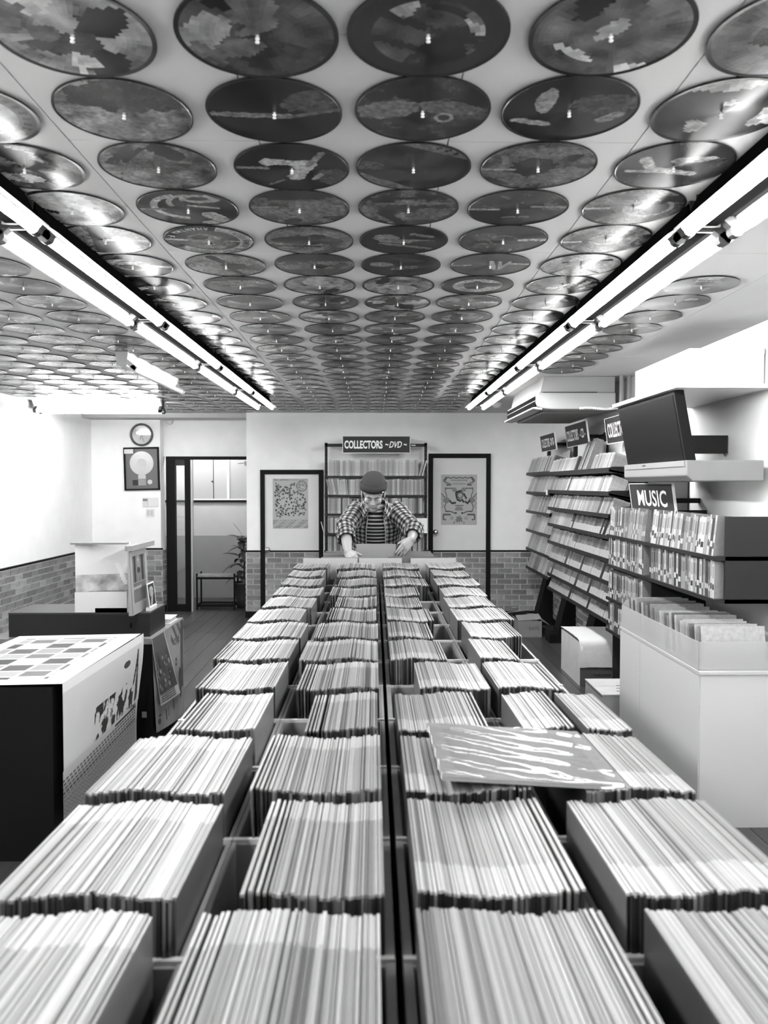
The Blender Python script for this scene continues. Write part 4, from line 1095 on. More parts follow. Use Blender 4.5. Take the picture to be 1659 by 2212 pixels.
def hung(name, X, corners, colf, nx, ny, label, curl=.0):
    q_ = [on_x(*c, X) for c in corners]       # BL BR TR TL
    o_ = tag(empty(name, q_[0]), label, 'poster')
    def pf(u, v):
        p = bil(q_, u, v) - q_[0]
        p.x += curl * ((1 - v) ** 2) * (math.sin(u * 3.1) * .8 + .35) + .004
        return p
    sheet(pf, nx, ny, colf).build('poster_print', GPRINT, o_)
    return o_
def art_people(u, v):
    g = .30 + .08 * fbm(u, v, 3, 5)
    if u > .55 and v > .80 and math.sin((u + v) * 40) > .2: g = .12
    if abs(u - .93) < .05 and v > .3: g = .06 + .1 * abs(fbm(u, v, 7, 2))
    for (x, y, a, b) in ((.72, .60, .035, .045), (.85, .42, .05, .10), (.86, .28, .045, .09), (.10, .10, .04, .035), (.12, .16, .04, .012), (.30, .13, .012, .07), (.38, .15, .012, .06), (.55, .2, .02, .08)):
        if ((u - x) / a) ** 2 + ((v - y) / b) ** 2 < 1: g = .03
    if .62 < u < .85 and .78 < v < .86 and math.sin(u * 120) * math.sin(v * 110) > 0: g = .10
    if math.hypot(u - .72, v - .60) < .018: g = .35
    return g
hung('people_poster', -1.298, [(334, 1583), (393.5, 1541), (395, 1337), (327, 1381)], art_people, 70, 150, 'pale poster with dark figures covering the black counter side', .02)
def art_photos(u, v):
    g = .07 + .06 * fbm(u, v, 4, 9)
    if v < .16:
        g = .45
        if u < .75 and (v * 60) % 2 < 1.1 and u > .08: g = .12
        if u > .78: g = .75
    elif v > .78: g = .10
    else:
        pr_ = random.Random(6)
        for q7 in range(26):
            x, y, r, c7 = pr_.uniform(.08, .92), pr_.uniform(.2, .76), pr_.uniform(.025, .06), pr_.choice((.02, .03, .2, .3, .38))
            d_ = math.hypot(u - x, (v - y) * 1.3)
            if d_ < r: g = c7 * (1 - .4 * d_ / r)
    if u < .02 or u > .97 or v < .02: g = .7
    return max(.01, g)
hung('photo_poster', -1.284, [(345, 1525), (387.5, 1496), (353, 1364.5), (326.5, 1380.5)], art_photos, 64, 120, 'dark photo-covered flyer hung askew over the pale poster', .008)
# near stand with a white printed bag over it
cn = tag(empty('poster_stand', (-1.60, 3.75, 0)), 'black stand wrapped with white printed posters at the left edge', 'stand')
MB().box(-.35, .282, -.55, .535, .0, .722).build('stand_body', BLACK, cn)
def art_bag(u, v):
    g = .62
    U = (u - .70) / .30                          # the far third shows in the photograph
    if seg_d(U, v, .72, .86, .60, .62) < .035 or seg_d(U, v, .72, .86, .76, .45) < .03: g = .03
    if seg_d(U, v, .76, .62, .82, .48) < .05: g = .05
    if math.hypot((U - .18) / .16, (v - .82) / .03) < 1: g = .06
    if .40 < v < .66 and -1.2 < U < .62:
        k = fbm(U * 1.3, v * 2.0, 3.2, 6)
        if k > .12: g = .03
        elif k > .04: g = .3
    if .35 < v < .375 and -.2 < U < .95: g = .05
    if .22 < v < .345 and int(v * 70) % 2 and math.sin(U * 50 + int(v * 70)) > -.6 and U < .92: g = .14
    if .04 < v < .20 and int(v * 110) % 2 and U < .9 and math.sin(U * 70 + int(v * 110) * 2) > -.3: g = .35
    if v > .93: g = .8
    if U > .9: g = .68
    return g
def pbag(u, v):
    Y = -.55 + 1.09 * u
    return (.322 - .012 * math.sin(v * 5) * u - .03 * (1 - v) ** 2 * u, Y + (.008 if v > .4 else 0), .125 + .612 * v)
sheet(pbag, 160, 190, art_bag).build('wrapped_poster', PRINT, cn)
def art_top(u, v):
    g = .72
    if .12 < u < .86 and .08 < v < .92:
        k = (int(u * 5), int(v * 9))
        g = (.05, .3, .15, .6, .08, .4)[(k[0] * 3 + k[1] * 5) % 6]
        if (u * 5) % 1 < .12 or (v * 9) % 1 < .14: g = .72
    return g
sheet(lambda u, v: (-.34 + .66 * u, -.545 + 1.085 * v, .7245 + .012 * u), 40, 60, art_top).build('printed_top', PRINT, cn)
place(text_mb('SIZMA', .10, .03, 0, .02, 0, .1), frame((.3055, .44, .36), (0, 1, 0), (0, 0, 1))).build('stand_lettering', PRINT, cn)
# dark chest, standee, papers and book on the counter
ch = tag(empty('dark_chest', (-1.62, 4.83, .648)), 'black box on the counter carrying leaflets', 'box')
MB().box(-.55, .285, -.17, .17, 0, .135).build('chest_body', DARKM, ch)
MB().box(-.55, .287, -.174, .172, .135, .145, c=2.2).build('chest_lid', DARKM, ch)
MB().box(.17, .178, -.173, -.169, .055, .085).build('chest_latch', CHROME, ch)
so = tag(empty('leaflet_standee', (-1.40, 4.70, .793)), 'grey display board with pictures standing on the black box', 'display stand')
def art_std(u, v):
    g = .40
    if .12 < u < .86 and .16 < v < .84:
        g = .16 + .05 * fbm(u, v, 4, 2)
        if v > .45:
            if abs(u - .25) < .05 or abs(u - .7) < .06: g = .03
            if abs(u - .48) < .14: g = .22 + .2 * fbm(u * 1.5, v, 6, 4)
            if math.hypot(u - .48, (v - .78) * 2) < .06: g = .4
            if math.hypot(u - .47, (v - .62) * 2) < .09: g = .04
            if v > .78: g *= .8
        elif abs(v - .46) < .012: g = .4
        elif abs(v - .37) < .02 and u < .6: g = .4
    return max(.01, g * .68)
sheet(lambda u, v: (.004 - .02 * v, -.16 + .33 * u, .405 * v), 60, 130, art_std).build('board_print', PRINT, so)
MB().prism([(-.02, 0), (.002, 0), (-.018, .405), (-.024, .405)], 'y', -.165, .175, c=.7).build('board_back', GREYP, so)
MB().box(-.04, .0, -.16, .31, .375, .405, c=.6).build('board_header', GREYP, so)
def art_card(u, v):
    g = .02
    if math.hypot((u - .5) / .3, (v - .62) / .22) < 1: g = .25 + .2 * fbm(u, v, 5, 3)
    if seg_d(u, v, .35, .1, .6, .5) < .1: g = .3
    if u < .1 or v > .94 or u > .95 or v < .06: g = .8
    return max(.01, g)
cc = tag(empty('photo_card', (-1.36, 4.74, .793)), 'dark photo card with a white border propped against the display board', 'card')
sheet(lambda u, v: (.012 - .018 * v, -.03 + .145 * u, .02 + .145 * v), 44, 50, art_card).build('card_print', PRINT, cc)
MB().box(-.012, .016, -.03, .115, 0, .02, c=.7).build('card_foot', WHITEP, cc)
def art_flyer(u, v):
    g = .66
    if v < .35: g = .4 + .25 * fbm(u, v, 4, 5)
    if seg_d(u, v, .75, .55, .9, .15) < .04: g = .75
    return g
ws = tag(empty('white_placard', (-1.56, 4.66, .793)), 'white placard on the black box left of the display board', 'placard')
sheet(lambda u, v: (-.22 + .30 * u, .02 + .10 * u, .12 + .29 * v), 44, 60, art_flyer).build('placard_print', PRINT, ws)
MB().box(-.22, .09, .005, .03, .0, .12, c=.8).build('placard_foot', WHITEP, ws)
MB().box(-.24, .09, .0, .05, .405, .416, c=.5).build('placard_cap', GREYP, ws)
for k in range(3):
    o = tag(MB().box(0, .20 + .02 * k, 0, .10, 0, .026, cols=[.6, .75, .5, .6, .5, .6]).build('leaflet_stack', PRINT, None, loc=(-1.66 + k * .01, 4.665 + k * .004, .793 + k * .0265)),
            f'pale leaflet pile on the black box, {("bottom", "middle", "top")[k]} of three', 'leaflets', 'leaflet piles on the black box')
o = tag(empty('white_book', (-1.40, 5.18, .648)), 'thick white book lying on the counter corner', 'book')
MB().box(-.085, .075, -.09, .09, 0, .004, c=.85).build('book_cover', PRINT, o); MB().box(-.082, .068, -.086, .086, .004, .028, c=.6).build('book_pages', PRINT, o)
MB().box(-.085, .075, -.09, .09, .028, .032, c=.85).build('book_cover', PRINT, o)

# ------------------------------------------------------------------ record tables and bins
for nm, x0, x1, lab in (('left', -.495, .027, 'long dark table under the two left columns of record bins'), ('right', .035, .557, 'long dark table under the two right columns of record bins')):
    t = tag(empty('record_table', ((x0 + x1) / 2, 2.8, 0)), lab, 'table')
    hw = (x1 - x0) / 2
    MB().box(-hw, hw, -2.62, 2.75, .675, .707).build('table_top', BINM, t)
    MB().box(-hw + .01, hw - .01, -2.6, 2.73, .06, .675, c=.35).build('table_base', mat('table_base', .05, .5), t)
    for y in (-2.5, -.85, .85, 2.6):
        for sx in (-1, 1): MB().box(sx * (hw - .03) - .025, sx * (hw - .03) + .025, y - .025, y + .025, 0, .675).build('leg', DARKM, t)
ROW0, PITCH = .963, .333
COLS = {'outer left': (-.492, -.237), 'inner left': (-.235, .026), 'inner right': (.036, .303), 'outer right': (.305, .556)}
BZ0, BZ1, TOPZ = .708, .958, 1.040
bin_me = {}
for cn_, (x0, x1) in COLS.items():
    w = x1 - x0
    il = .012 if cn_ == 'inner right' else .007; ir = .012 if cn_ == 'inner left' else .007
    bin_me[cn_] = [
        ('bin_bottom', MB().box(0, w, 0, .331, 0, .008).mesh('bin_bottom', [BINM, BINE])),
        ('side_board', MB().box(0, il, 0, .331, .008, .25).mesh('side_board', [BINM, BINE])),
        ('side_board', MB().box(w - ir, w, 0, .331, .008, .25).mesh('side_board', [BINM, BINE])),
        ('end_board', MB().box(il, w - ir, 0, .006, .008, .252).box(0, w, -.001, .008, .246, .2535, c=1.0, m=1).mesh('end_board', [BINM, BINE])),
        ('end_board', MB().box(il, w - ir, .325, .331, .008, .248).mesh('end_board', [BINM, BINE]))]
def rowname(k): return 'nearest row' if k == 0 else (f'{nth(k + 1)} row from front' if k > 0 else ('row just below the frame', 'second row below the frame')[-k - 1])
for k in range(-2, 12):
    for cn_, (x0, x1) in COLS.items():
        o = tag(empty('record_bin', (x0, ROW0 + PITCH * k - .008, BZ0)), f'grey record bin of the {cn_} column, {rowname(k)}', 'bin', 'record bins on the two tables')
        for n_, me in bin_me[cn_]: link(n_, me, o)
FILL = {
 'outer left': {0: [(-.482, -.246)], 1: [(-.482, -.250)], 2: [(-.395, -.250)], 3: [(-.435, -.248)], 4: [(-.458, -.248)], 5: [(-.48, -.250)], 6: [(-.48, -.28)], 7: [(-.47, -.26)], 8: [(-.47, -.25)]},
 'inner left': {0: [(-.152, .012)], 1: [(-.192, .012)], 2: [(-.128, .012)], 3: [(-.182, .012)], 4: [(-.222, .012)], 5: [(-.19, .012)], 6: [(-.165, .012)], 7: [(-.15, .012)], 8: [(-.19, .012)], 9: [(-.17, .012)]},
 'inner right': {0: [(.052, .254)], 1: [(.052, .252)], 2: [(.052, .232)], 3: [(.114, .292)], 4: [(.052, .21)], 5: [(.052, .19)], 6: [(.052, .22)], 7: [(.052, .19)], 8: [(.052, .20)], 9: [(.052, .26)]},
 'outer right': {0: [(.318, .546)], 1: [(.36, .546)], 2: [(.316, .412), (.452, .546)], 3: [(.316, .47)], 4: [(.316, .424)], 5: [(.33, .49)], 6: [(.316, .52)], 7: [(.316, .5)], 8: [(.33, .53)]},
}
sn = random.Random(77)
SL = .308
def sleeve_mb(mb, v, front, band, far, t, M=None):
    """one sleeve: x thickness, y length, z height; the paler end of its upper edge is where the outer bag is taped"""
    a = SL * .76 if far else SL * .26
    lo, hi = (v, band) if far else (band, v)
    mb.box(0, t, 0, SL, 0, SL - .003, cols=[v * .6, v, front, v * .55, front, v * .5], M=M)
    for f0, f1 in ((.02, .47), (.52, .98)):        # the two boards of the cover, the opening between them
        mb.box(t * f0, t * f1, .001, a, SL - .003, SL, c=lo, M=M)
        mb.box(t * f0, t * f1, a, SL - .001, SL - .003, SL, c=hi, M=M)
var = {}
def sleeve_mesh(far, i):
    if (far, i) in var: return var[(far, i)]
    r = random.Random(i * 13 + far)
    v = (.28, .36, .42, .48, .54, .38, .58, .22, .45, .13, .62, .33)[i]
    fr = r.choice((.02, .03, .05, .1, .2, .3, .015))
    mb = MB(); sleeve_mb(mb, v, fr, min(.82, v * 1.3 + .16), far, .0042)
    var[(far, i)] = mb.mesh('record_sleeve', SLEEVE); return var[(far, i)]
VAL = (.28, .36, .42, .48, .54, .38, .58, .22, .45, .13, .62, .33)
slv = MB(); nind = 0
for k in list(range(0, 12)) + [-1, -2]:
    for cn_, (bx0, bx1) in COLS.items():
        segs = FILL[cn_].get(k)
        if segs is None:
            lo, hi = bx0 + .010 + sn.random() * .02, bx1 - .014 - sn.random() * .03
            if cn_ == 'inner left': lo, hi = bx0 + .012 + sn.random() * .05, .012
            if cn_ == 'inner right': lo, hi = .052, bx1 - .012 - sn.random() * .05
            segs = [(lo, hi)]
        far = 'left' in cn_
        n = 0
        for s_i, (a, b) in enumerate(segs):
            x = a; lean0 = sn.uniform(-.5, .5)
            while x < b - .003:
                t = sn.choice((.0032, .0036, .0042, .0050)); n += 1
                lean = R(lean0 + sn.uniform(-.10, .10))
                # the loose end of a part-filled bin slumps a little
                if far and x - a < .02 and a > bx0 + .03: lean += R(-3.0 * (1 - (x - a) / .02))
                if not far and b - x < .02 and b < bx1 - .03: lean += R(3.0 * (1 - (b - x) / .02))
                y = ROW0 - .008 + PITCH * k + sn.uniform(-.003, .004); z = BZ0 + .0095 + .0115 + sn.uniform(0, .0035)
                z += .004 * math.sin(x * 30 + k) + {11: .022, 10: .013, 9: .006}.get(k, 0)
                i = sn.randrange(12)
                if k >= 0 and nind < 300:
                    o = link('record_sleeve', sleeve_mesh(far, i), None, (x, y, z), rot=(R(-1.4 + .085 * max(k, 0)), lean, 0), scale=(t / .0042, 1, 1))
                    tag(o, f'{tone(VAL[i])} sleeve, {nth(n)} from left in the {cn_} bin, {rowname(k)}', 'record sleeve', 'record sleeves standing in the bins')
                    nind += 1
                else:
                    v = VAL[i]
                    M = Matrix.Translation((x, y, z)) @ Matrix.Rotation(lean, 4, 'Y') @ Matrix.Rotation(R(-1.4 + .085 * max(k, 0)), 4, 'X')
                    sleeve_mb(slv, v, sn.choice((.02, .03, .05, .1, .2, .3, .015)), min(.82, v * 1.3 + .16), far, t, M)
                x += t + sn.choice((.0001, .0002, .0003, .0006, .0014))
o = tag(slv.build('record_sleeves', SLEEVE, fix=False), 'pale record sleeves filling the bins of the farther rows', 'record sleeves'); o['kind'] = 'stuff'
# a few dark sleeves fallen against the divider of the third left bin
for j in range(4):
    o = link('record_sleeve', sleeve_mesh(True, 9), None, (-.214 + j * .012, ROW0 + PITCH * 4 + .004, BZ0 + .0085), rot=(0, R(2.0 + 1.2 * j), 0))
    tag(o, f'loose dark sleeve leaning in the inner left bin, fifth row, {nth(j + 1)} from the divider', 'record sleeve', 'loose dark sleeves in the fifth row')
# clear panels along the middle gap
for j, (y, x) in enumerate(((1.30, .0145), (1.63, .0145), (1.30, .0490), (1.63, .0490))):
    o = MB().box(0, .002, 0, .30, 0, .10).build('acrylic_divider', ACRYL, None, loc=(x, y, .955))
    tag(o, ('clear plastic panel by the gap, left side, second row', 'clear plastic panel by the gap, left side, third row', 'clear plastic panel by the gap, right side, second row', 'clear plastic panel by the gap, right side, third row')[j], 'panel')
# shrink-wrapped record lying across the right bins
ex, ey = V((.300, .004, -.020)).normalized(), V((.012, .30, -.006))
ey = (ey - ex * ey.dot(ex)).normalized()
MW = frame((.268, 1.452, 1.050), ex, ey)
wr = tag(empty('wrapped_record', MW.translation), 'shrink-wrapped record lying flat across the right-hand bins', 'record sleeve')
M0 = Matrix.Translation(-MW.translation) @ MW
def art_wr(u, v):
    e = min(u, 1 - u, v, 1 - v)
    return .50 if .075 < e < .085 else (.07 if e > .08 else .10)
MB().box(-.157, .157, -.157, .157, -.006, .0, c=.3, M=M0).build('sleeve_card', PRINT, wr)
sheet(lambda u, v: M0 @ V((-.157 + .314 * u, -.157 + .314 * v, .0006)), 48, 48, art_wr).build('sleeve_print', PRINT, wr)
wm = MB(); n = 60
def wz(u, v):
    s = (u * .45 + v * 1.0)
    return .0026 + .0022 * math.sin(s * 30 + 2.2 * fbm(u, v, 1.5, 3)) * (.35 + .65 * abs(fbm(u, v, 1.2, 8)) * 2) + .0006 * fbm(u * .6, v * 2, 3, 1)
rg = [[M0 @ V((-.160 + .320 * i / n, -.160 + .320 * j / n, wz(i / n, j / n) if 0 < i < n and 0 < j < n else -.003)) for i in range(n + 1)] for j in range(n + 1)]
wm.loft(rg, closed=False, cap0=False, cap1=False)
wm.build('shrink_wrap', clear_mat('shrink_wrap', .07, .97, .06), wr, True)
# white divider cards and the face-on sleeves of the boxes behind
for j, (a, b) in enumerate(((655, 772), (776, 868), (887, 985))):
    p, q_ = at(a, 1206, 4.972), at(b, 1206, 4.972)
    o = tag(MB().box(p.x, q_.x, 4.968, 4.976, .708, p.z, c=1.0).build('divider_card', mat('divider_white', .36, .5)), ('white divider card across the left end of the bin rows', 'white divider card across the middle of the bin rows', 'white divider card across the right end of the bin rows')[j], 'card')
for j, (a, b) in enumerate(((-.352, -.02), (.07, .415))):
    bx = tag(empty('sleeve_box', ((a + b) / 2, 5.25, .708)), ('box of face-on sleeves at the table end, left of the lifted sleeve', 'box of face-on sleeves at the table end, right of the lifted sleeve')[j], 'box')
    hw = (b - a) / 2
    MB().box(-hw, hw, -.26, .29, 0, .01).build('box_bottom', BINM, bx)
    for q_ in ((-hw, -hw + .008, -.26, .29), (hw - .008, hw, -.26, .29), (-hw + .008, hw - .008, -.26, -.252), (-hw + .008, hw - .008, .282, .29)): MB().box(*q_, .01, .345).build('box_side', BINM, bx)
    m_ = 0
    for i in range(26):
        y = 5.02 + i * .0195
        if j == 0 and 5.08 < y < 5.2 or j == 1 and 5.08 < y < 5.16: continue
        v = sn.choice((.26, .32, .38, .44, .3)); m_ += 1
        o = MB().box(-.152, .152, 0, .004, 0, .305, cols=[v, min(.7, v * 1.5), v, v, v, v]).build('record_sleeve', SLEEVE, None, loc=((a + b) / 2, y, .7185 + sn.uniform(0, .006) + .062))
        o.rotation_euler = (R(sn.uniform(3, 8)), 0, 0)
        tag(o, f'grey face-on sleeve, {nth(m_)} from the front in the {("left", "right")[j]} table-end box', 'record sleeve', 'face-on sleeves at the table end')
hs = tag(empty('lifted_sleeve', (.06, 5.135, .85)), 'plain pale sleeve lifted from the box by the man', 'record sleeve')
p, q_ = at(770, 1175, 5.135), at(855, 1175, 5.135); r_ = at(870, 1175, 5.135)
MB().box(p.x - .06, q_.x - .06, 0, .006, .0, p.z - .85, c=.22).build('sleeve_front', PRINT, hs)
MB().box(q_.x - .06, r_.x - .06, .0005, .0055, .0, p.z - .85 - .012, c=.05).build('sleeve_spine', PRINT, hs)

# ------------------------------------------------------------------ the man leaning over the bins
ROOT = V((.012, 5.86, 0))
man = tag(empty('person', ROOT), 'person in a dark beanie and checked shirt leaning over the record bins', 'person')
def off(mb): mb.v = [(p[0] - ROOT.x, p[1] - ROOT.y, p[2] - ROOT.z) for p in mb.v]; return mb
HC = V((-.006, 5.405, 1.490)); TH = R(25)
HM = Matrix.Translation(HC) @ Matrix.Rotation(R(2), 4, 'Y') @ Matrix.Rotation(TH, 4, 'X')   # local: x right, -y face, z up
# Rotation about +X by TH turns +z towards -y: the crown comes forward and the face looks down
S_L, S_R = V((-.150, 5.60, 1.362)), V((.178, 5.60, 1.362))
E_L, E_R = V((-.196, 5.335, 1.258)), V((.276, 5.40, 1.238))
W_L, W_R = V((-.170, 5.105, 1.112)), V((.246, 5.185, 1.188))
body = MB()
def cap(a, b, r0, r1, **k): body.capsule(a, b, r0, r1, **k)
# head
body.ellipsoid((0, .012, .032), (.074, .094, .092), HM)
body.ellipsoid((0, -.020, -.030), (.060, .070, .080), HM)
body.ellipsoid((0, -.052, -.088), (.030, .030, .028), HM)                 # chin
body.ellipsoid((.024, -.036, -.070), (.028, .040, .034), HM); body.ellipsoid((-.024, -.036, -.070), (.028, .040, .034), HM)
body.ellipsoid((.034, -.060, -.026), (.024, .022, .020), HM); body.ellipsoid((-.034, -.060, -.026), (.024, .022, .020), HM)   # cheeks
body.ellipsoid((0, -.078, .014), (.052, .016, .012), HM)                   # brow ridge
body.capsule(HM @ V((0, -.086, .006)), HM @ V((0, -.106, -.030)), .008, .012)
body.ellipsoid((.011, -.094, -.036), (.009, .010, .008), HM); body.ellipsoid((-.011, -.094, -.036), (.009, .010, .008), HM)
body.ellipsoid((0, -.084, -.056), (.022, .010, .006), HM); body.ellipsoid((0, -.082, -.067), (.019, .010, .006), HM)           # lips
for sx in (-1, 1): body.ellipsoid((sx * .076, .010, -.012), (.008, .018, .030), HM)
cap(HM @ V((0, .035, -.06)), V((.002, 5.600, 1.365)), .050, .048)
# trunk
SP = [V((.012, 5.86, .93)), V((.012, 5.80, 1.06)), V((.012, 5.72, 1.18)), V((.012, 5.65, 1.29)), V((.012, 5.605, 1.375))]
for p, rx, ry, rz in ((SP[0], .165, .115, .12), (SP[1], .148, .105, .11), (SP[2], .150, .105, .11), (SP[3], .165, .105, .10), (SP[4], .10, .055, .035)):
    body.ellipsoid((0, 0, 0), (rx, ry, rz), Matrix.Translation(p) @ Matrix.Rotation(R(30), 4, 'X'))
cap(S_L + V((.02, .01, -.015)), S_R + V((-.02, .01, -.015)), .046, .046)
# arms
for S, E, W in ((S_L, E_L, W_L), (S_R, E_R, W_R)):
    cap(S, E, .052, .040); cap(E, E.lerp(W, .35), .040, .041); cap(E.lerp(W, .35), W, .041, .027)
# legs and feet
for sx in (-1, 1):
    hip = V((.012 + sx * .085, 5.87, .90)); knee = V((.012 + sx * .10, 5.83, .49)); ank = V((.012 + sx * .105, 5.90, .09))
    cap(hip, knee, .082, .056); cap(knee, ank, .054, .036)
    cap(ank + V((0, .03, -.045)), ank + V((0, -.15, -.06)), .036, .028)
def hand(W, K, side, nrm, curls, thumb_dir, mids):
    """W wrist, K knuckle centre; side: towards the index finger; nrm: back of the hand"""
    d = (K - W).normalized(); side = (side - d * side.dot(d)).normalized()
    for s, r in ((-.026, .0135), (-.009, .015), (.010, .015), (.026, .0135)):
        cap(W + side * s * .6, K + side * s, r * 1.15, r)
    for i, (s, ln) in enumerate(((.028, .072), (.0095, .080), (-.0095, .074), (-.027, .058))):
        root = K + side * s; dd = d.copy(); p = root
        for jn, (fr, cu) in enumerate(((.45, curls[i][0]), (.30, curls[i][1]), (.25, curls[i][2]))):
            q4 = Matrix.Rotation(cu, 3, side.cross(d).cross(d) if False else nrm.cross(dd).normalized())
            dd = (dd * math.cos(cu) - nrm * math.sin(cu)).normalized() if jn == 0 else (dd * math.cos(cu) - (nrm - dd * nrm.dot(dd)).normalized() * math.sin(cu)).normalized()
            p2 = p + dd * ln * fr * mids
            body.capsule(p, p2, .0088 - .0008 * jn, .0082 - .0010 * jn, n=8); p = p2
    t0 = W.lerp(K, .35) + side * .026; td = V(thumb_dir).normalized()
    t1 = t0 + td * .036; t2 = t1 + (td + d * .5).normalized() * .028
    body.capsule(t0, t1, .0125, .0100, n=8); body.capsule(t1, t2, .0098, .0080, n=8)
# left of the picture: hand resting on the edge of the bins, fingers hanging to the right
K_L = V((-.140, 5.035, 1.082))
hand(W_L, K_L, V((.55, -.45, .1)), V((-.25, -.25, .92)), [(R(18), R(28), R(22))] * 4, (.75, -.15, -.25), 1.0)
# right of the picture: hand reaching down-left to the sleeve
K_R = V((.200, 5.120, 1.142))
hand(W_R, K_R, V((-.45, -.1, .85)), V((.25, -.75, .55)), [(R(12), R(22), R(18)), (R(16), R(25), R(20)), (R(20), R(28), R(22)), (R(26), R(32), R(24))], (-.80, -.10, -.35), 1.05)
bo = off(body).build('body', SKIN, man)
rm = bo.modifiers.new('remesh', 'REMESH'); rm.mode = 'VOXEL'; rm.voxel_size = .0042; rm.use_smooth_shade = True
sm = bo.modifiers.new('smooth', 'SMOOTH'); sm.factor = .5; sm.iterations = 3
bpy.context.view_layer.update()
dg = bpy.context.evaluated_depsgraph_get()
me2 = bpy.data.meshes.new_from_object(bo.evaluated_get(dg))
bo.modifiers.clear(); bo.data = me2; me2.name = 'body'
for a_ in list(me2.color_attributes): me2.color_attributes.remove(a_)
ca_ = me2.color_attributes.new('Col', 'FLOAT_COLOR', 'POINT'); ca_.data.foreach_set('color', [1.0] * (4 * len(me2.vertices)))
if not me2.materials: me2.materials.append(SKIN)
me2.polygons.foreach_set('use_smooth', [True] * len(me2.polygons))

# brows, lashes, mouth line, hair
def arc(name, pts, r, m): off(MB().tube([HM @ V(p) for p in pts], r, 6)).build(name, m, man, True)
for sx in (-1, 1):
    arc('eyebrow', [(sx * .014, -.094, .013), (sx * .030, -.092, .019), (sx * .050, -.078, .013)], [.0022, .0032, .0014], HAIR)
    arc('eyelashes', [(sx * .015, -.086, -.006), (sx * .030, -.086, -.011), (sx * .045, -.074, -.006)], [.0011, .0018, .0011], HAIR)
    hb = MB(); hb.ellipsoid((sx * .068, .024, .004), (.012, .040, .030), HM); off(hb).build('hair', HAIR, man, True)
arc('mouth_line', [(-.018, -.086, -.0615), (0, -.094, -.0615), (.018, -.086, -.0615)], [.001, .0018, .001], mat('lip_shadow', .12, .5))
# beanie: knitted shell with turned-up cuff
bn_o = empty('beanie'); bn_o.parent = man
def hat_ring(z, rx, ry, cy, n=40, ph=0.0):
    return [HM @ V((rx * math.cos(2 * math.pi * j / n), cy + ry * math.sin(2 * math.pi * j / n) , z + ph * math.sin(2 * math.pi * j / n))) for j in range(n)]
crown = MB(); crown.loft([hat_ring(.040, .083, .104, .014), hat_ring(.066, .085, .106, .018), hat_ring(.088, .083, .104, .022), hat_ring(.108, .076, .096, .028), hat_ring(.124, .060, .078, .034), hat_ring(.132, .038, .050, .038), hat_ring(.135, .008, .010, .040)], cap0=False)
off(crown).build('beanie_crown', KNIT, bn_o, True)
cuff = MB(); cuff.loft([hat_ring(.036, .083, .103, .012, ph=-.016), hat_ring(.034, .091, .112, .012, ph=-.016), hat_ring(.050, .0945, .116, .013, ph=-.014), hat_ring(.074, .0935, .115, .015, ph=-.010), hat_ring(.080, .087, .108, .016, ph=-.010)], cap0=False, cap1=False)
off(cuff).build('beanie_cuff', KNIT, bn_o, True)
tgm = HM @ Matrix.Rotation(R(28), 4, 'Z')
off(MB().box(-.002, .026, -.119, -.113, .054, .074, M=tgm)).build('beanie_tag', BLACK, bn_o)
off(MB().box(.004, .020, -.1202, -.1188, .060, .067, c=.8, M=tgm)).build('tag_print', PRINT, bn_o)

# ---- clothes
def torso_ring(c, rx, ry, a0, a1, n, tilt=R(30), flare=0.0):
    """open or closed ring; angle 0 is the front, positive towards picture right"""
    f = V((0, -math.cos(tilt), -math.sin(tilt))); x = V((1, 0, 0)); out = []
    for j in range(n + 1):
        a = a0 + (a1 - a0) * j / n
        sx = math.copysign(abs(math.sin(a)) ** .85, math.sin(a)); sy = math.copysign(abs(math.cos(a)) ** .85, math.cos(a))
        out.append(c + x * (rx * sx) + f * (ry * sy))
    return out
def along(t):
    """spine point, half width, half depth of the clothed trunk for t from hem (0) to collar (1)"""
    key = [(0, V((.012, 5.87, .89)), .180, .135), (.25, V((.012, 5.80, 1.04)), .176, .130), (.5, V((.012, 5.715, 1.18)), .180, .130), (.75, V((.012, 5.645, 1.295)), .192, .122), (.9, V((.012, 5.605, 1.362)), .180, .100), (1.0, V((.008, 5.575, 1.415)), .090, .085)]
    for (t0, p0, a0, b0), (t1, p1, a1, b1) in zip(key, key[1:]):
        if t <= t1:
            s = (t - t0) / (t1 - t0); s2 = s * s * (3 - 2 * s)
            return p0.lerp(p1, s), a0 + (a1 - a0) * s2, b0 + (b1 - b0) * s2
    return key[-1][1:]
n = 96; rings = []
for i in range(n + 1):
    c, rx, ry = along(i / n * .995)
    rings.append(torso_ring(c, rx - .018, ry - .014, 0, 2 * math.pi, 40)[:-1])
tee = MB().loft(rings, cap0=False, cap1=False, colf=lambda i, j: .010 if (i % 5) < 3 else .34)
off(tee).build('striped_shirt', FABRIC, man, True)
plaid = lambda a, b: (.014 if (a and b) else (.085 if (a or b) else .31))
n = 62; m_ = 108; rings = []
for i in range(n + 1):
    t = i / n
    c, rx, ry = along(t * .985)
    op = R(15 + 9 * (1 - t)) if t < .93 else R(15 + 260 * (t - .93))
    rg_ = torso_ring(c, rx, ry, op, 2 * math.pi - op, m_)
    rings.append([p + V((0, 0, 1)) * .004 * fbm(p.x * 6, p.z * 6, 1.5, 3) + (p - c) * .05 * fbm(p.x * 5 + 3, p.z * 7, 1.2, 5) for p in rg_])
shirt = MB().loft(rings, cap0=False, cap1=False, closed=False, colf=lambda i, j: plaid((i // 2) % 2, (j // 2) % 2))
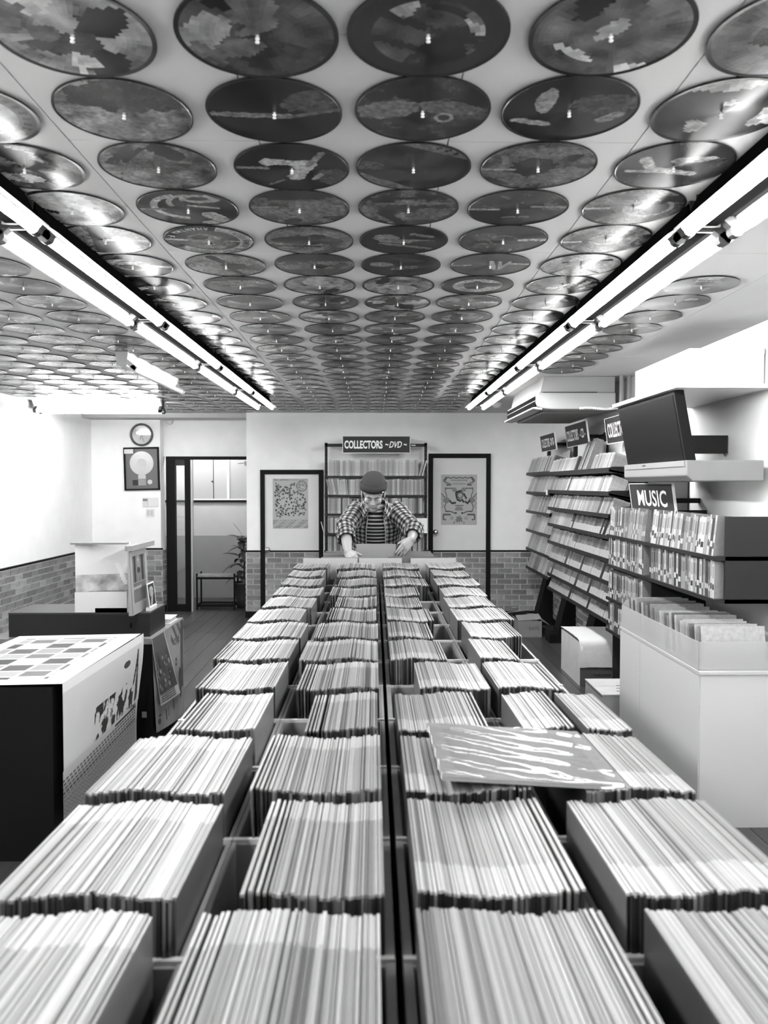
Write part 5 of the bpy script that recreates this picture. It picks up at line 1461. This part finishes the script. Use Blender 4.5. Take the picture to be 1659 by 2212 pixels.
# front bands (lighter edge) along the opening
for e_ in (0, -1):
    ed = [r[e_] for r in rings]
    shirt.tube([p + V((0, -.004, 0)) for p in ed[:-3]], .0045, 6, c=.3)
def sleeve_tube(S, E, C, radii, ph):
    pts = []; nn = 50
    for i in range(nn + 1):
        t = i / nn
        a = S.lerp(E, min(1, t / .68)) if t < .68 else E.lerp(C, (t - .68) / .32)
        pts.append(a)
    for _ in range(3): pts = [pts[0]] + [(pts[i - 1] + pts[i] * 2 + pts[i + 1]) / 4 for i in range(1, nn)] + [pts[-1]]
    rings = []; ref = V((0, 0, 1)); kk = 44
    for i, p in enumerate(pts):
        d = (pts[min(i + 1, nn)] - pts[max(i - 1, 0)]).normalized(); a = (ref - d * ref.dot(d)).normalized(); b = d.cross(a)
        t = i / nn; ri = 0
        for (t0, r0), (t1, r1) in zip(radii, radii[1:]):
            if t0 <= t <= t1: ri = r0 + (r1 - r0) * (t - t0) / (t1 - t0)
        ring = []
        for j in range(kk):
            an = 2 * math.pi * j / kk
            wr_ = 1 + .07 * math.sin(t * 38 + 2 * math.sin(an + ph)) * (.3 + .7 * t) + .05 * math.sin(an * 3 + t * 9 + ph)
            ring.append(p + (a * math.cos(an) + b * math.sin(an)) * ri * wr_)
        rings.append(ring)
    shirt.loft(rings, cap0=True, cap1=False, colf=lambda i, j: plaid((i // 2) % 2, (j // 2) % 2))
    # rolled cuff
    d = (C - E).normalized(); a = (ref - d * ref.dot(d)).normalized(); b = d.cross(a); R0 = radii[-1][1]
    cr = []
    for (s, r) in ((-.030, R0 * 1.02), (-.028, R0 * 1.13), (0.0, R0 * 1.17), (.010, R0 * 1.10), (.008, R0 * .94), (-.02, R0 * .90)):
        cr.append([C + d * s + (a * math.cos(2 * math.pi * j / kk) + b * math.sin(2 * math.pi * j / kk)) * r * (1 + .04 * math.sin(3 * j)) for j in range(kk)])
    shirt.loft(cr, cap0=False, cap1=False, colf=lambda i, j: plaid(i % 2, (j // 2) % 2) * 1.1)
sleeve_tube(S_L + V((.03, .02, .0)), E_L, E_L.lerp(W_L, .45), [(0, .078), (.2, .080), (.45, .072), (.68, .066), (.9, .058), (1, .054)], 0)
sleeve_tube(S_R + V((-.03, .02, .0)), E_R, E_R.lerp(W_R, .55), [(0, .078), (.2, .080), (.45, .072), (.68, .068), (.9, .056), (1, .050)], 2)
# collar: two pointed flaps falling from the neck
for sx in (-1, 1):
    P = [V((.004 + sx * .058, 5.58, 1.448)), V((.004 + sx * .078, 5.53, 1.430)), V((.012 + sx * .060, 5.475, 1.355)), V((.012 + sx * .040, 5.500, 1.372))]
    Q = [V((.008 + sx * .108, 5.585, 1.408)), V((.008 + sx * .124, 5.520, 1.378)), V((.012 + sx * .082, 5.468, 1.318)), V((.012 + sx * .050, 5.487, 1.345))]
    N_ = 8; rows = []
    for a_ in range(N_ + 1):
        t = a_ / N_ * 2.999; k_ = int(t); f_ = t - k_
        p = P[k_].lerp(P[min(k_ + 1, 3)], f_); q2 = Q[k_].lerp(Q[min(k_ + 1, 3)], f_)
        rows.append([p.lerp(q2, b_ / 5) + V((0, -.012, .010)) * (1 - abs(b_ / 5 - .3)) for b_ in range(6)])
    shirt.loft(rows, cap0=False, cap1=False, closed=False, colf=lambda i, j: plaid((i // 1) % 2, (j // 1) % 2))
# breast pocket outline
off(shirt).build('checked_shirt', FABRIC, man, True)
# trousers and shoes
tr_ = MB()
for sx in (-1, 1):
    hip = V((.012 + sx * .085, 5.87, .92)); knee = V((.012 + sx * .10, 5.83, .49)); ank = V((.012 + sx * .105, 5.90, .075))
    tr_.tube([hip, hip.lerp(knee, .5), knee, knee.lerp(ank, .5), ank], [.105, .090, .075, .066, .062], 20)
tr_.loft([torso_ring(c_, rx, ry, 0, 2 * math.pi, 30, R(8))[:-1] for c_, rx, ry in ((V((.012, 5.87, .80)), .16, .12), (V((.012, 5.868, .88)), .178, .132), (V((.012, 5.84, .985)), .170, .125))], cap0=True, cap1=False)
off(tr_).build('trousers', DENIM, man, True)
for sx in (-1, 1):
    s_ = MB(); cx_ = .012 + sx * .105
    prof = [(5.955, .004, .030, .05), (5.93, .0, .040, .085), (5.86, .0, .043, .085), (5.78, .0, .046, .060), (5.72, .0, .040, .045), (5.685, .004, .020, .025)]
    s_.loft([[V((cx_ + w_ * math.cos(t_), y_, z0_ + (h_ / 2) + h_ / 2 * math.sin(t_))) for t_ in [2 * math.pi * q5 / 14 for q5 in range(14)]] for y_, z0_, w_, h_ in prof])
    off(s_).build('shoe', BLACK, man, True)
rg0 = at(884, 1196, 5.07)
# ring glinting on the reaching hand
off(MB().lathe([(.0098, -.003), (.0115, -.003), (.0115, .003), (.0098, .003)], 14, frame(K_R.lerp(W_R, -.28), (1, 0, .4), (-.2, .8, .5)), cap=False)).build('finger_ring', CHROME, man, True)
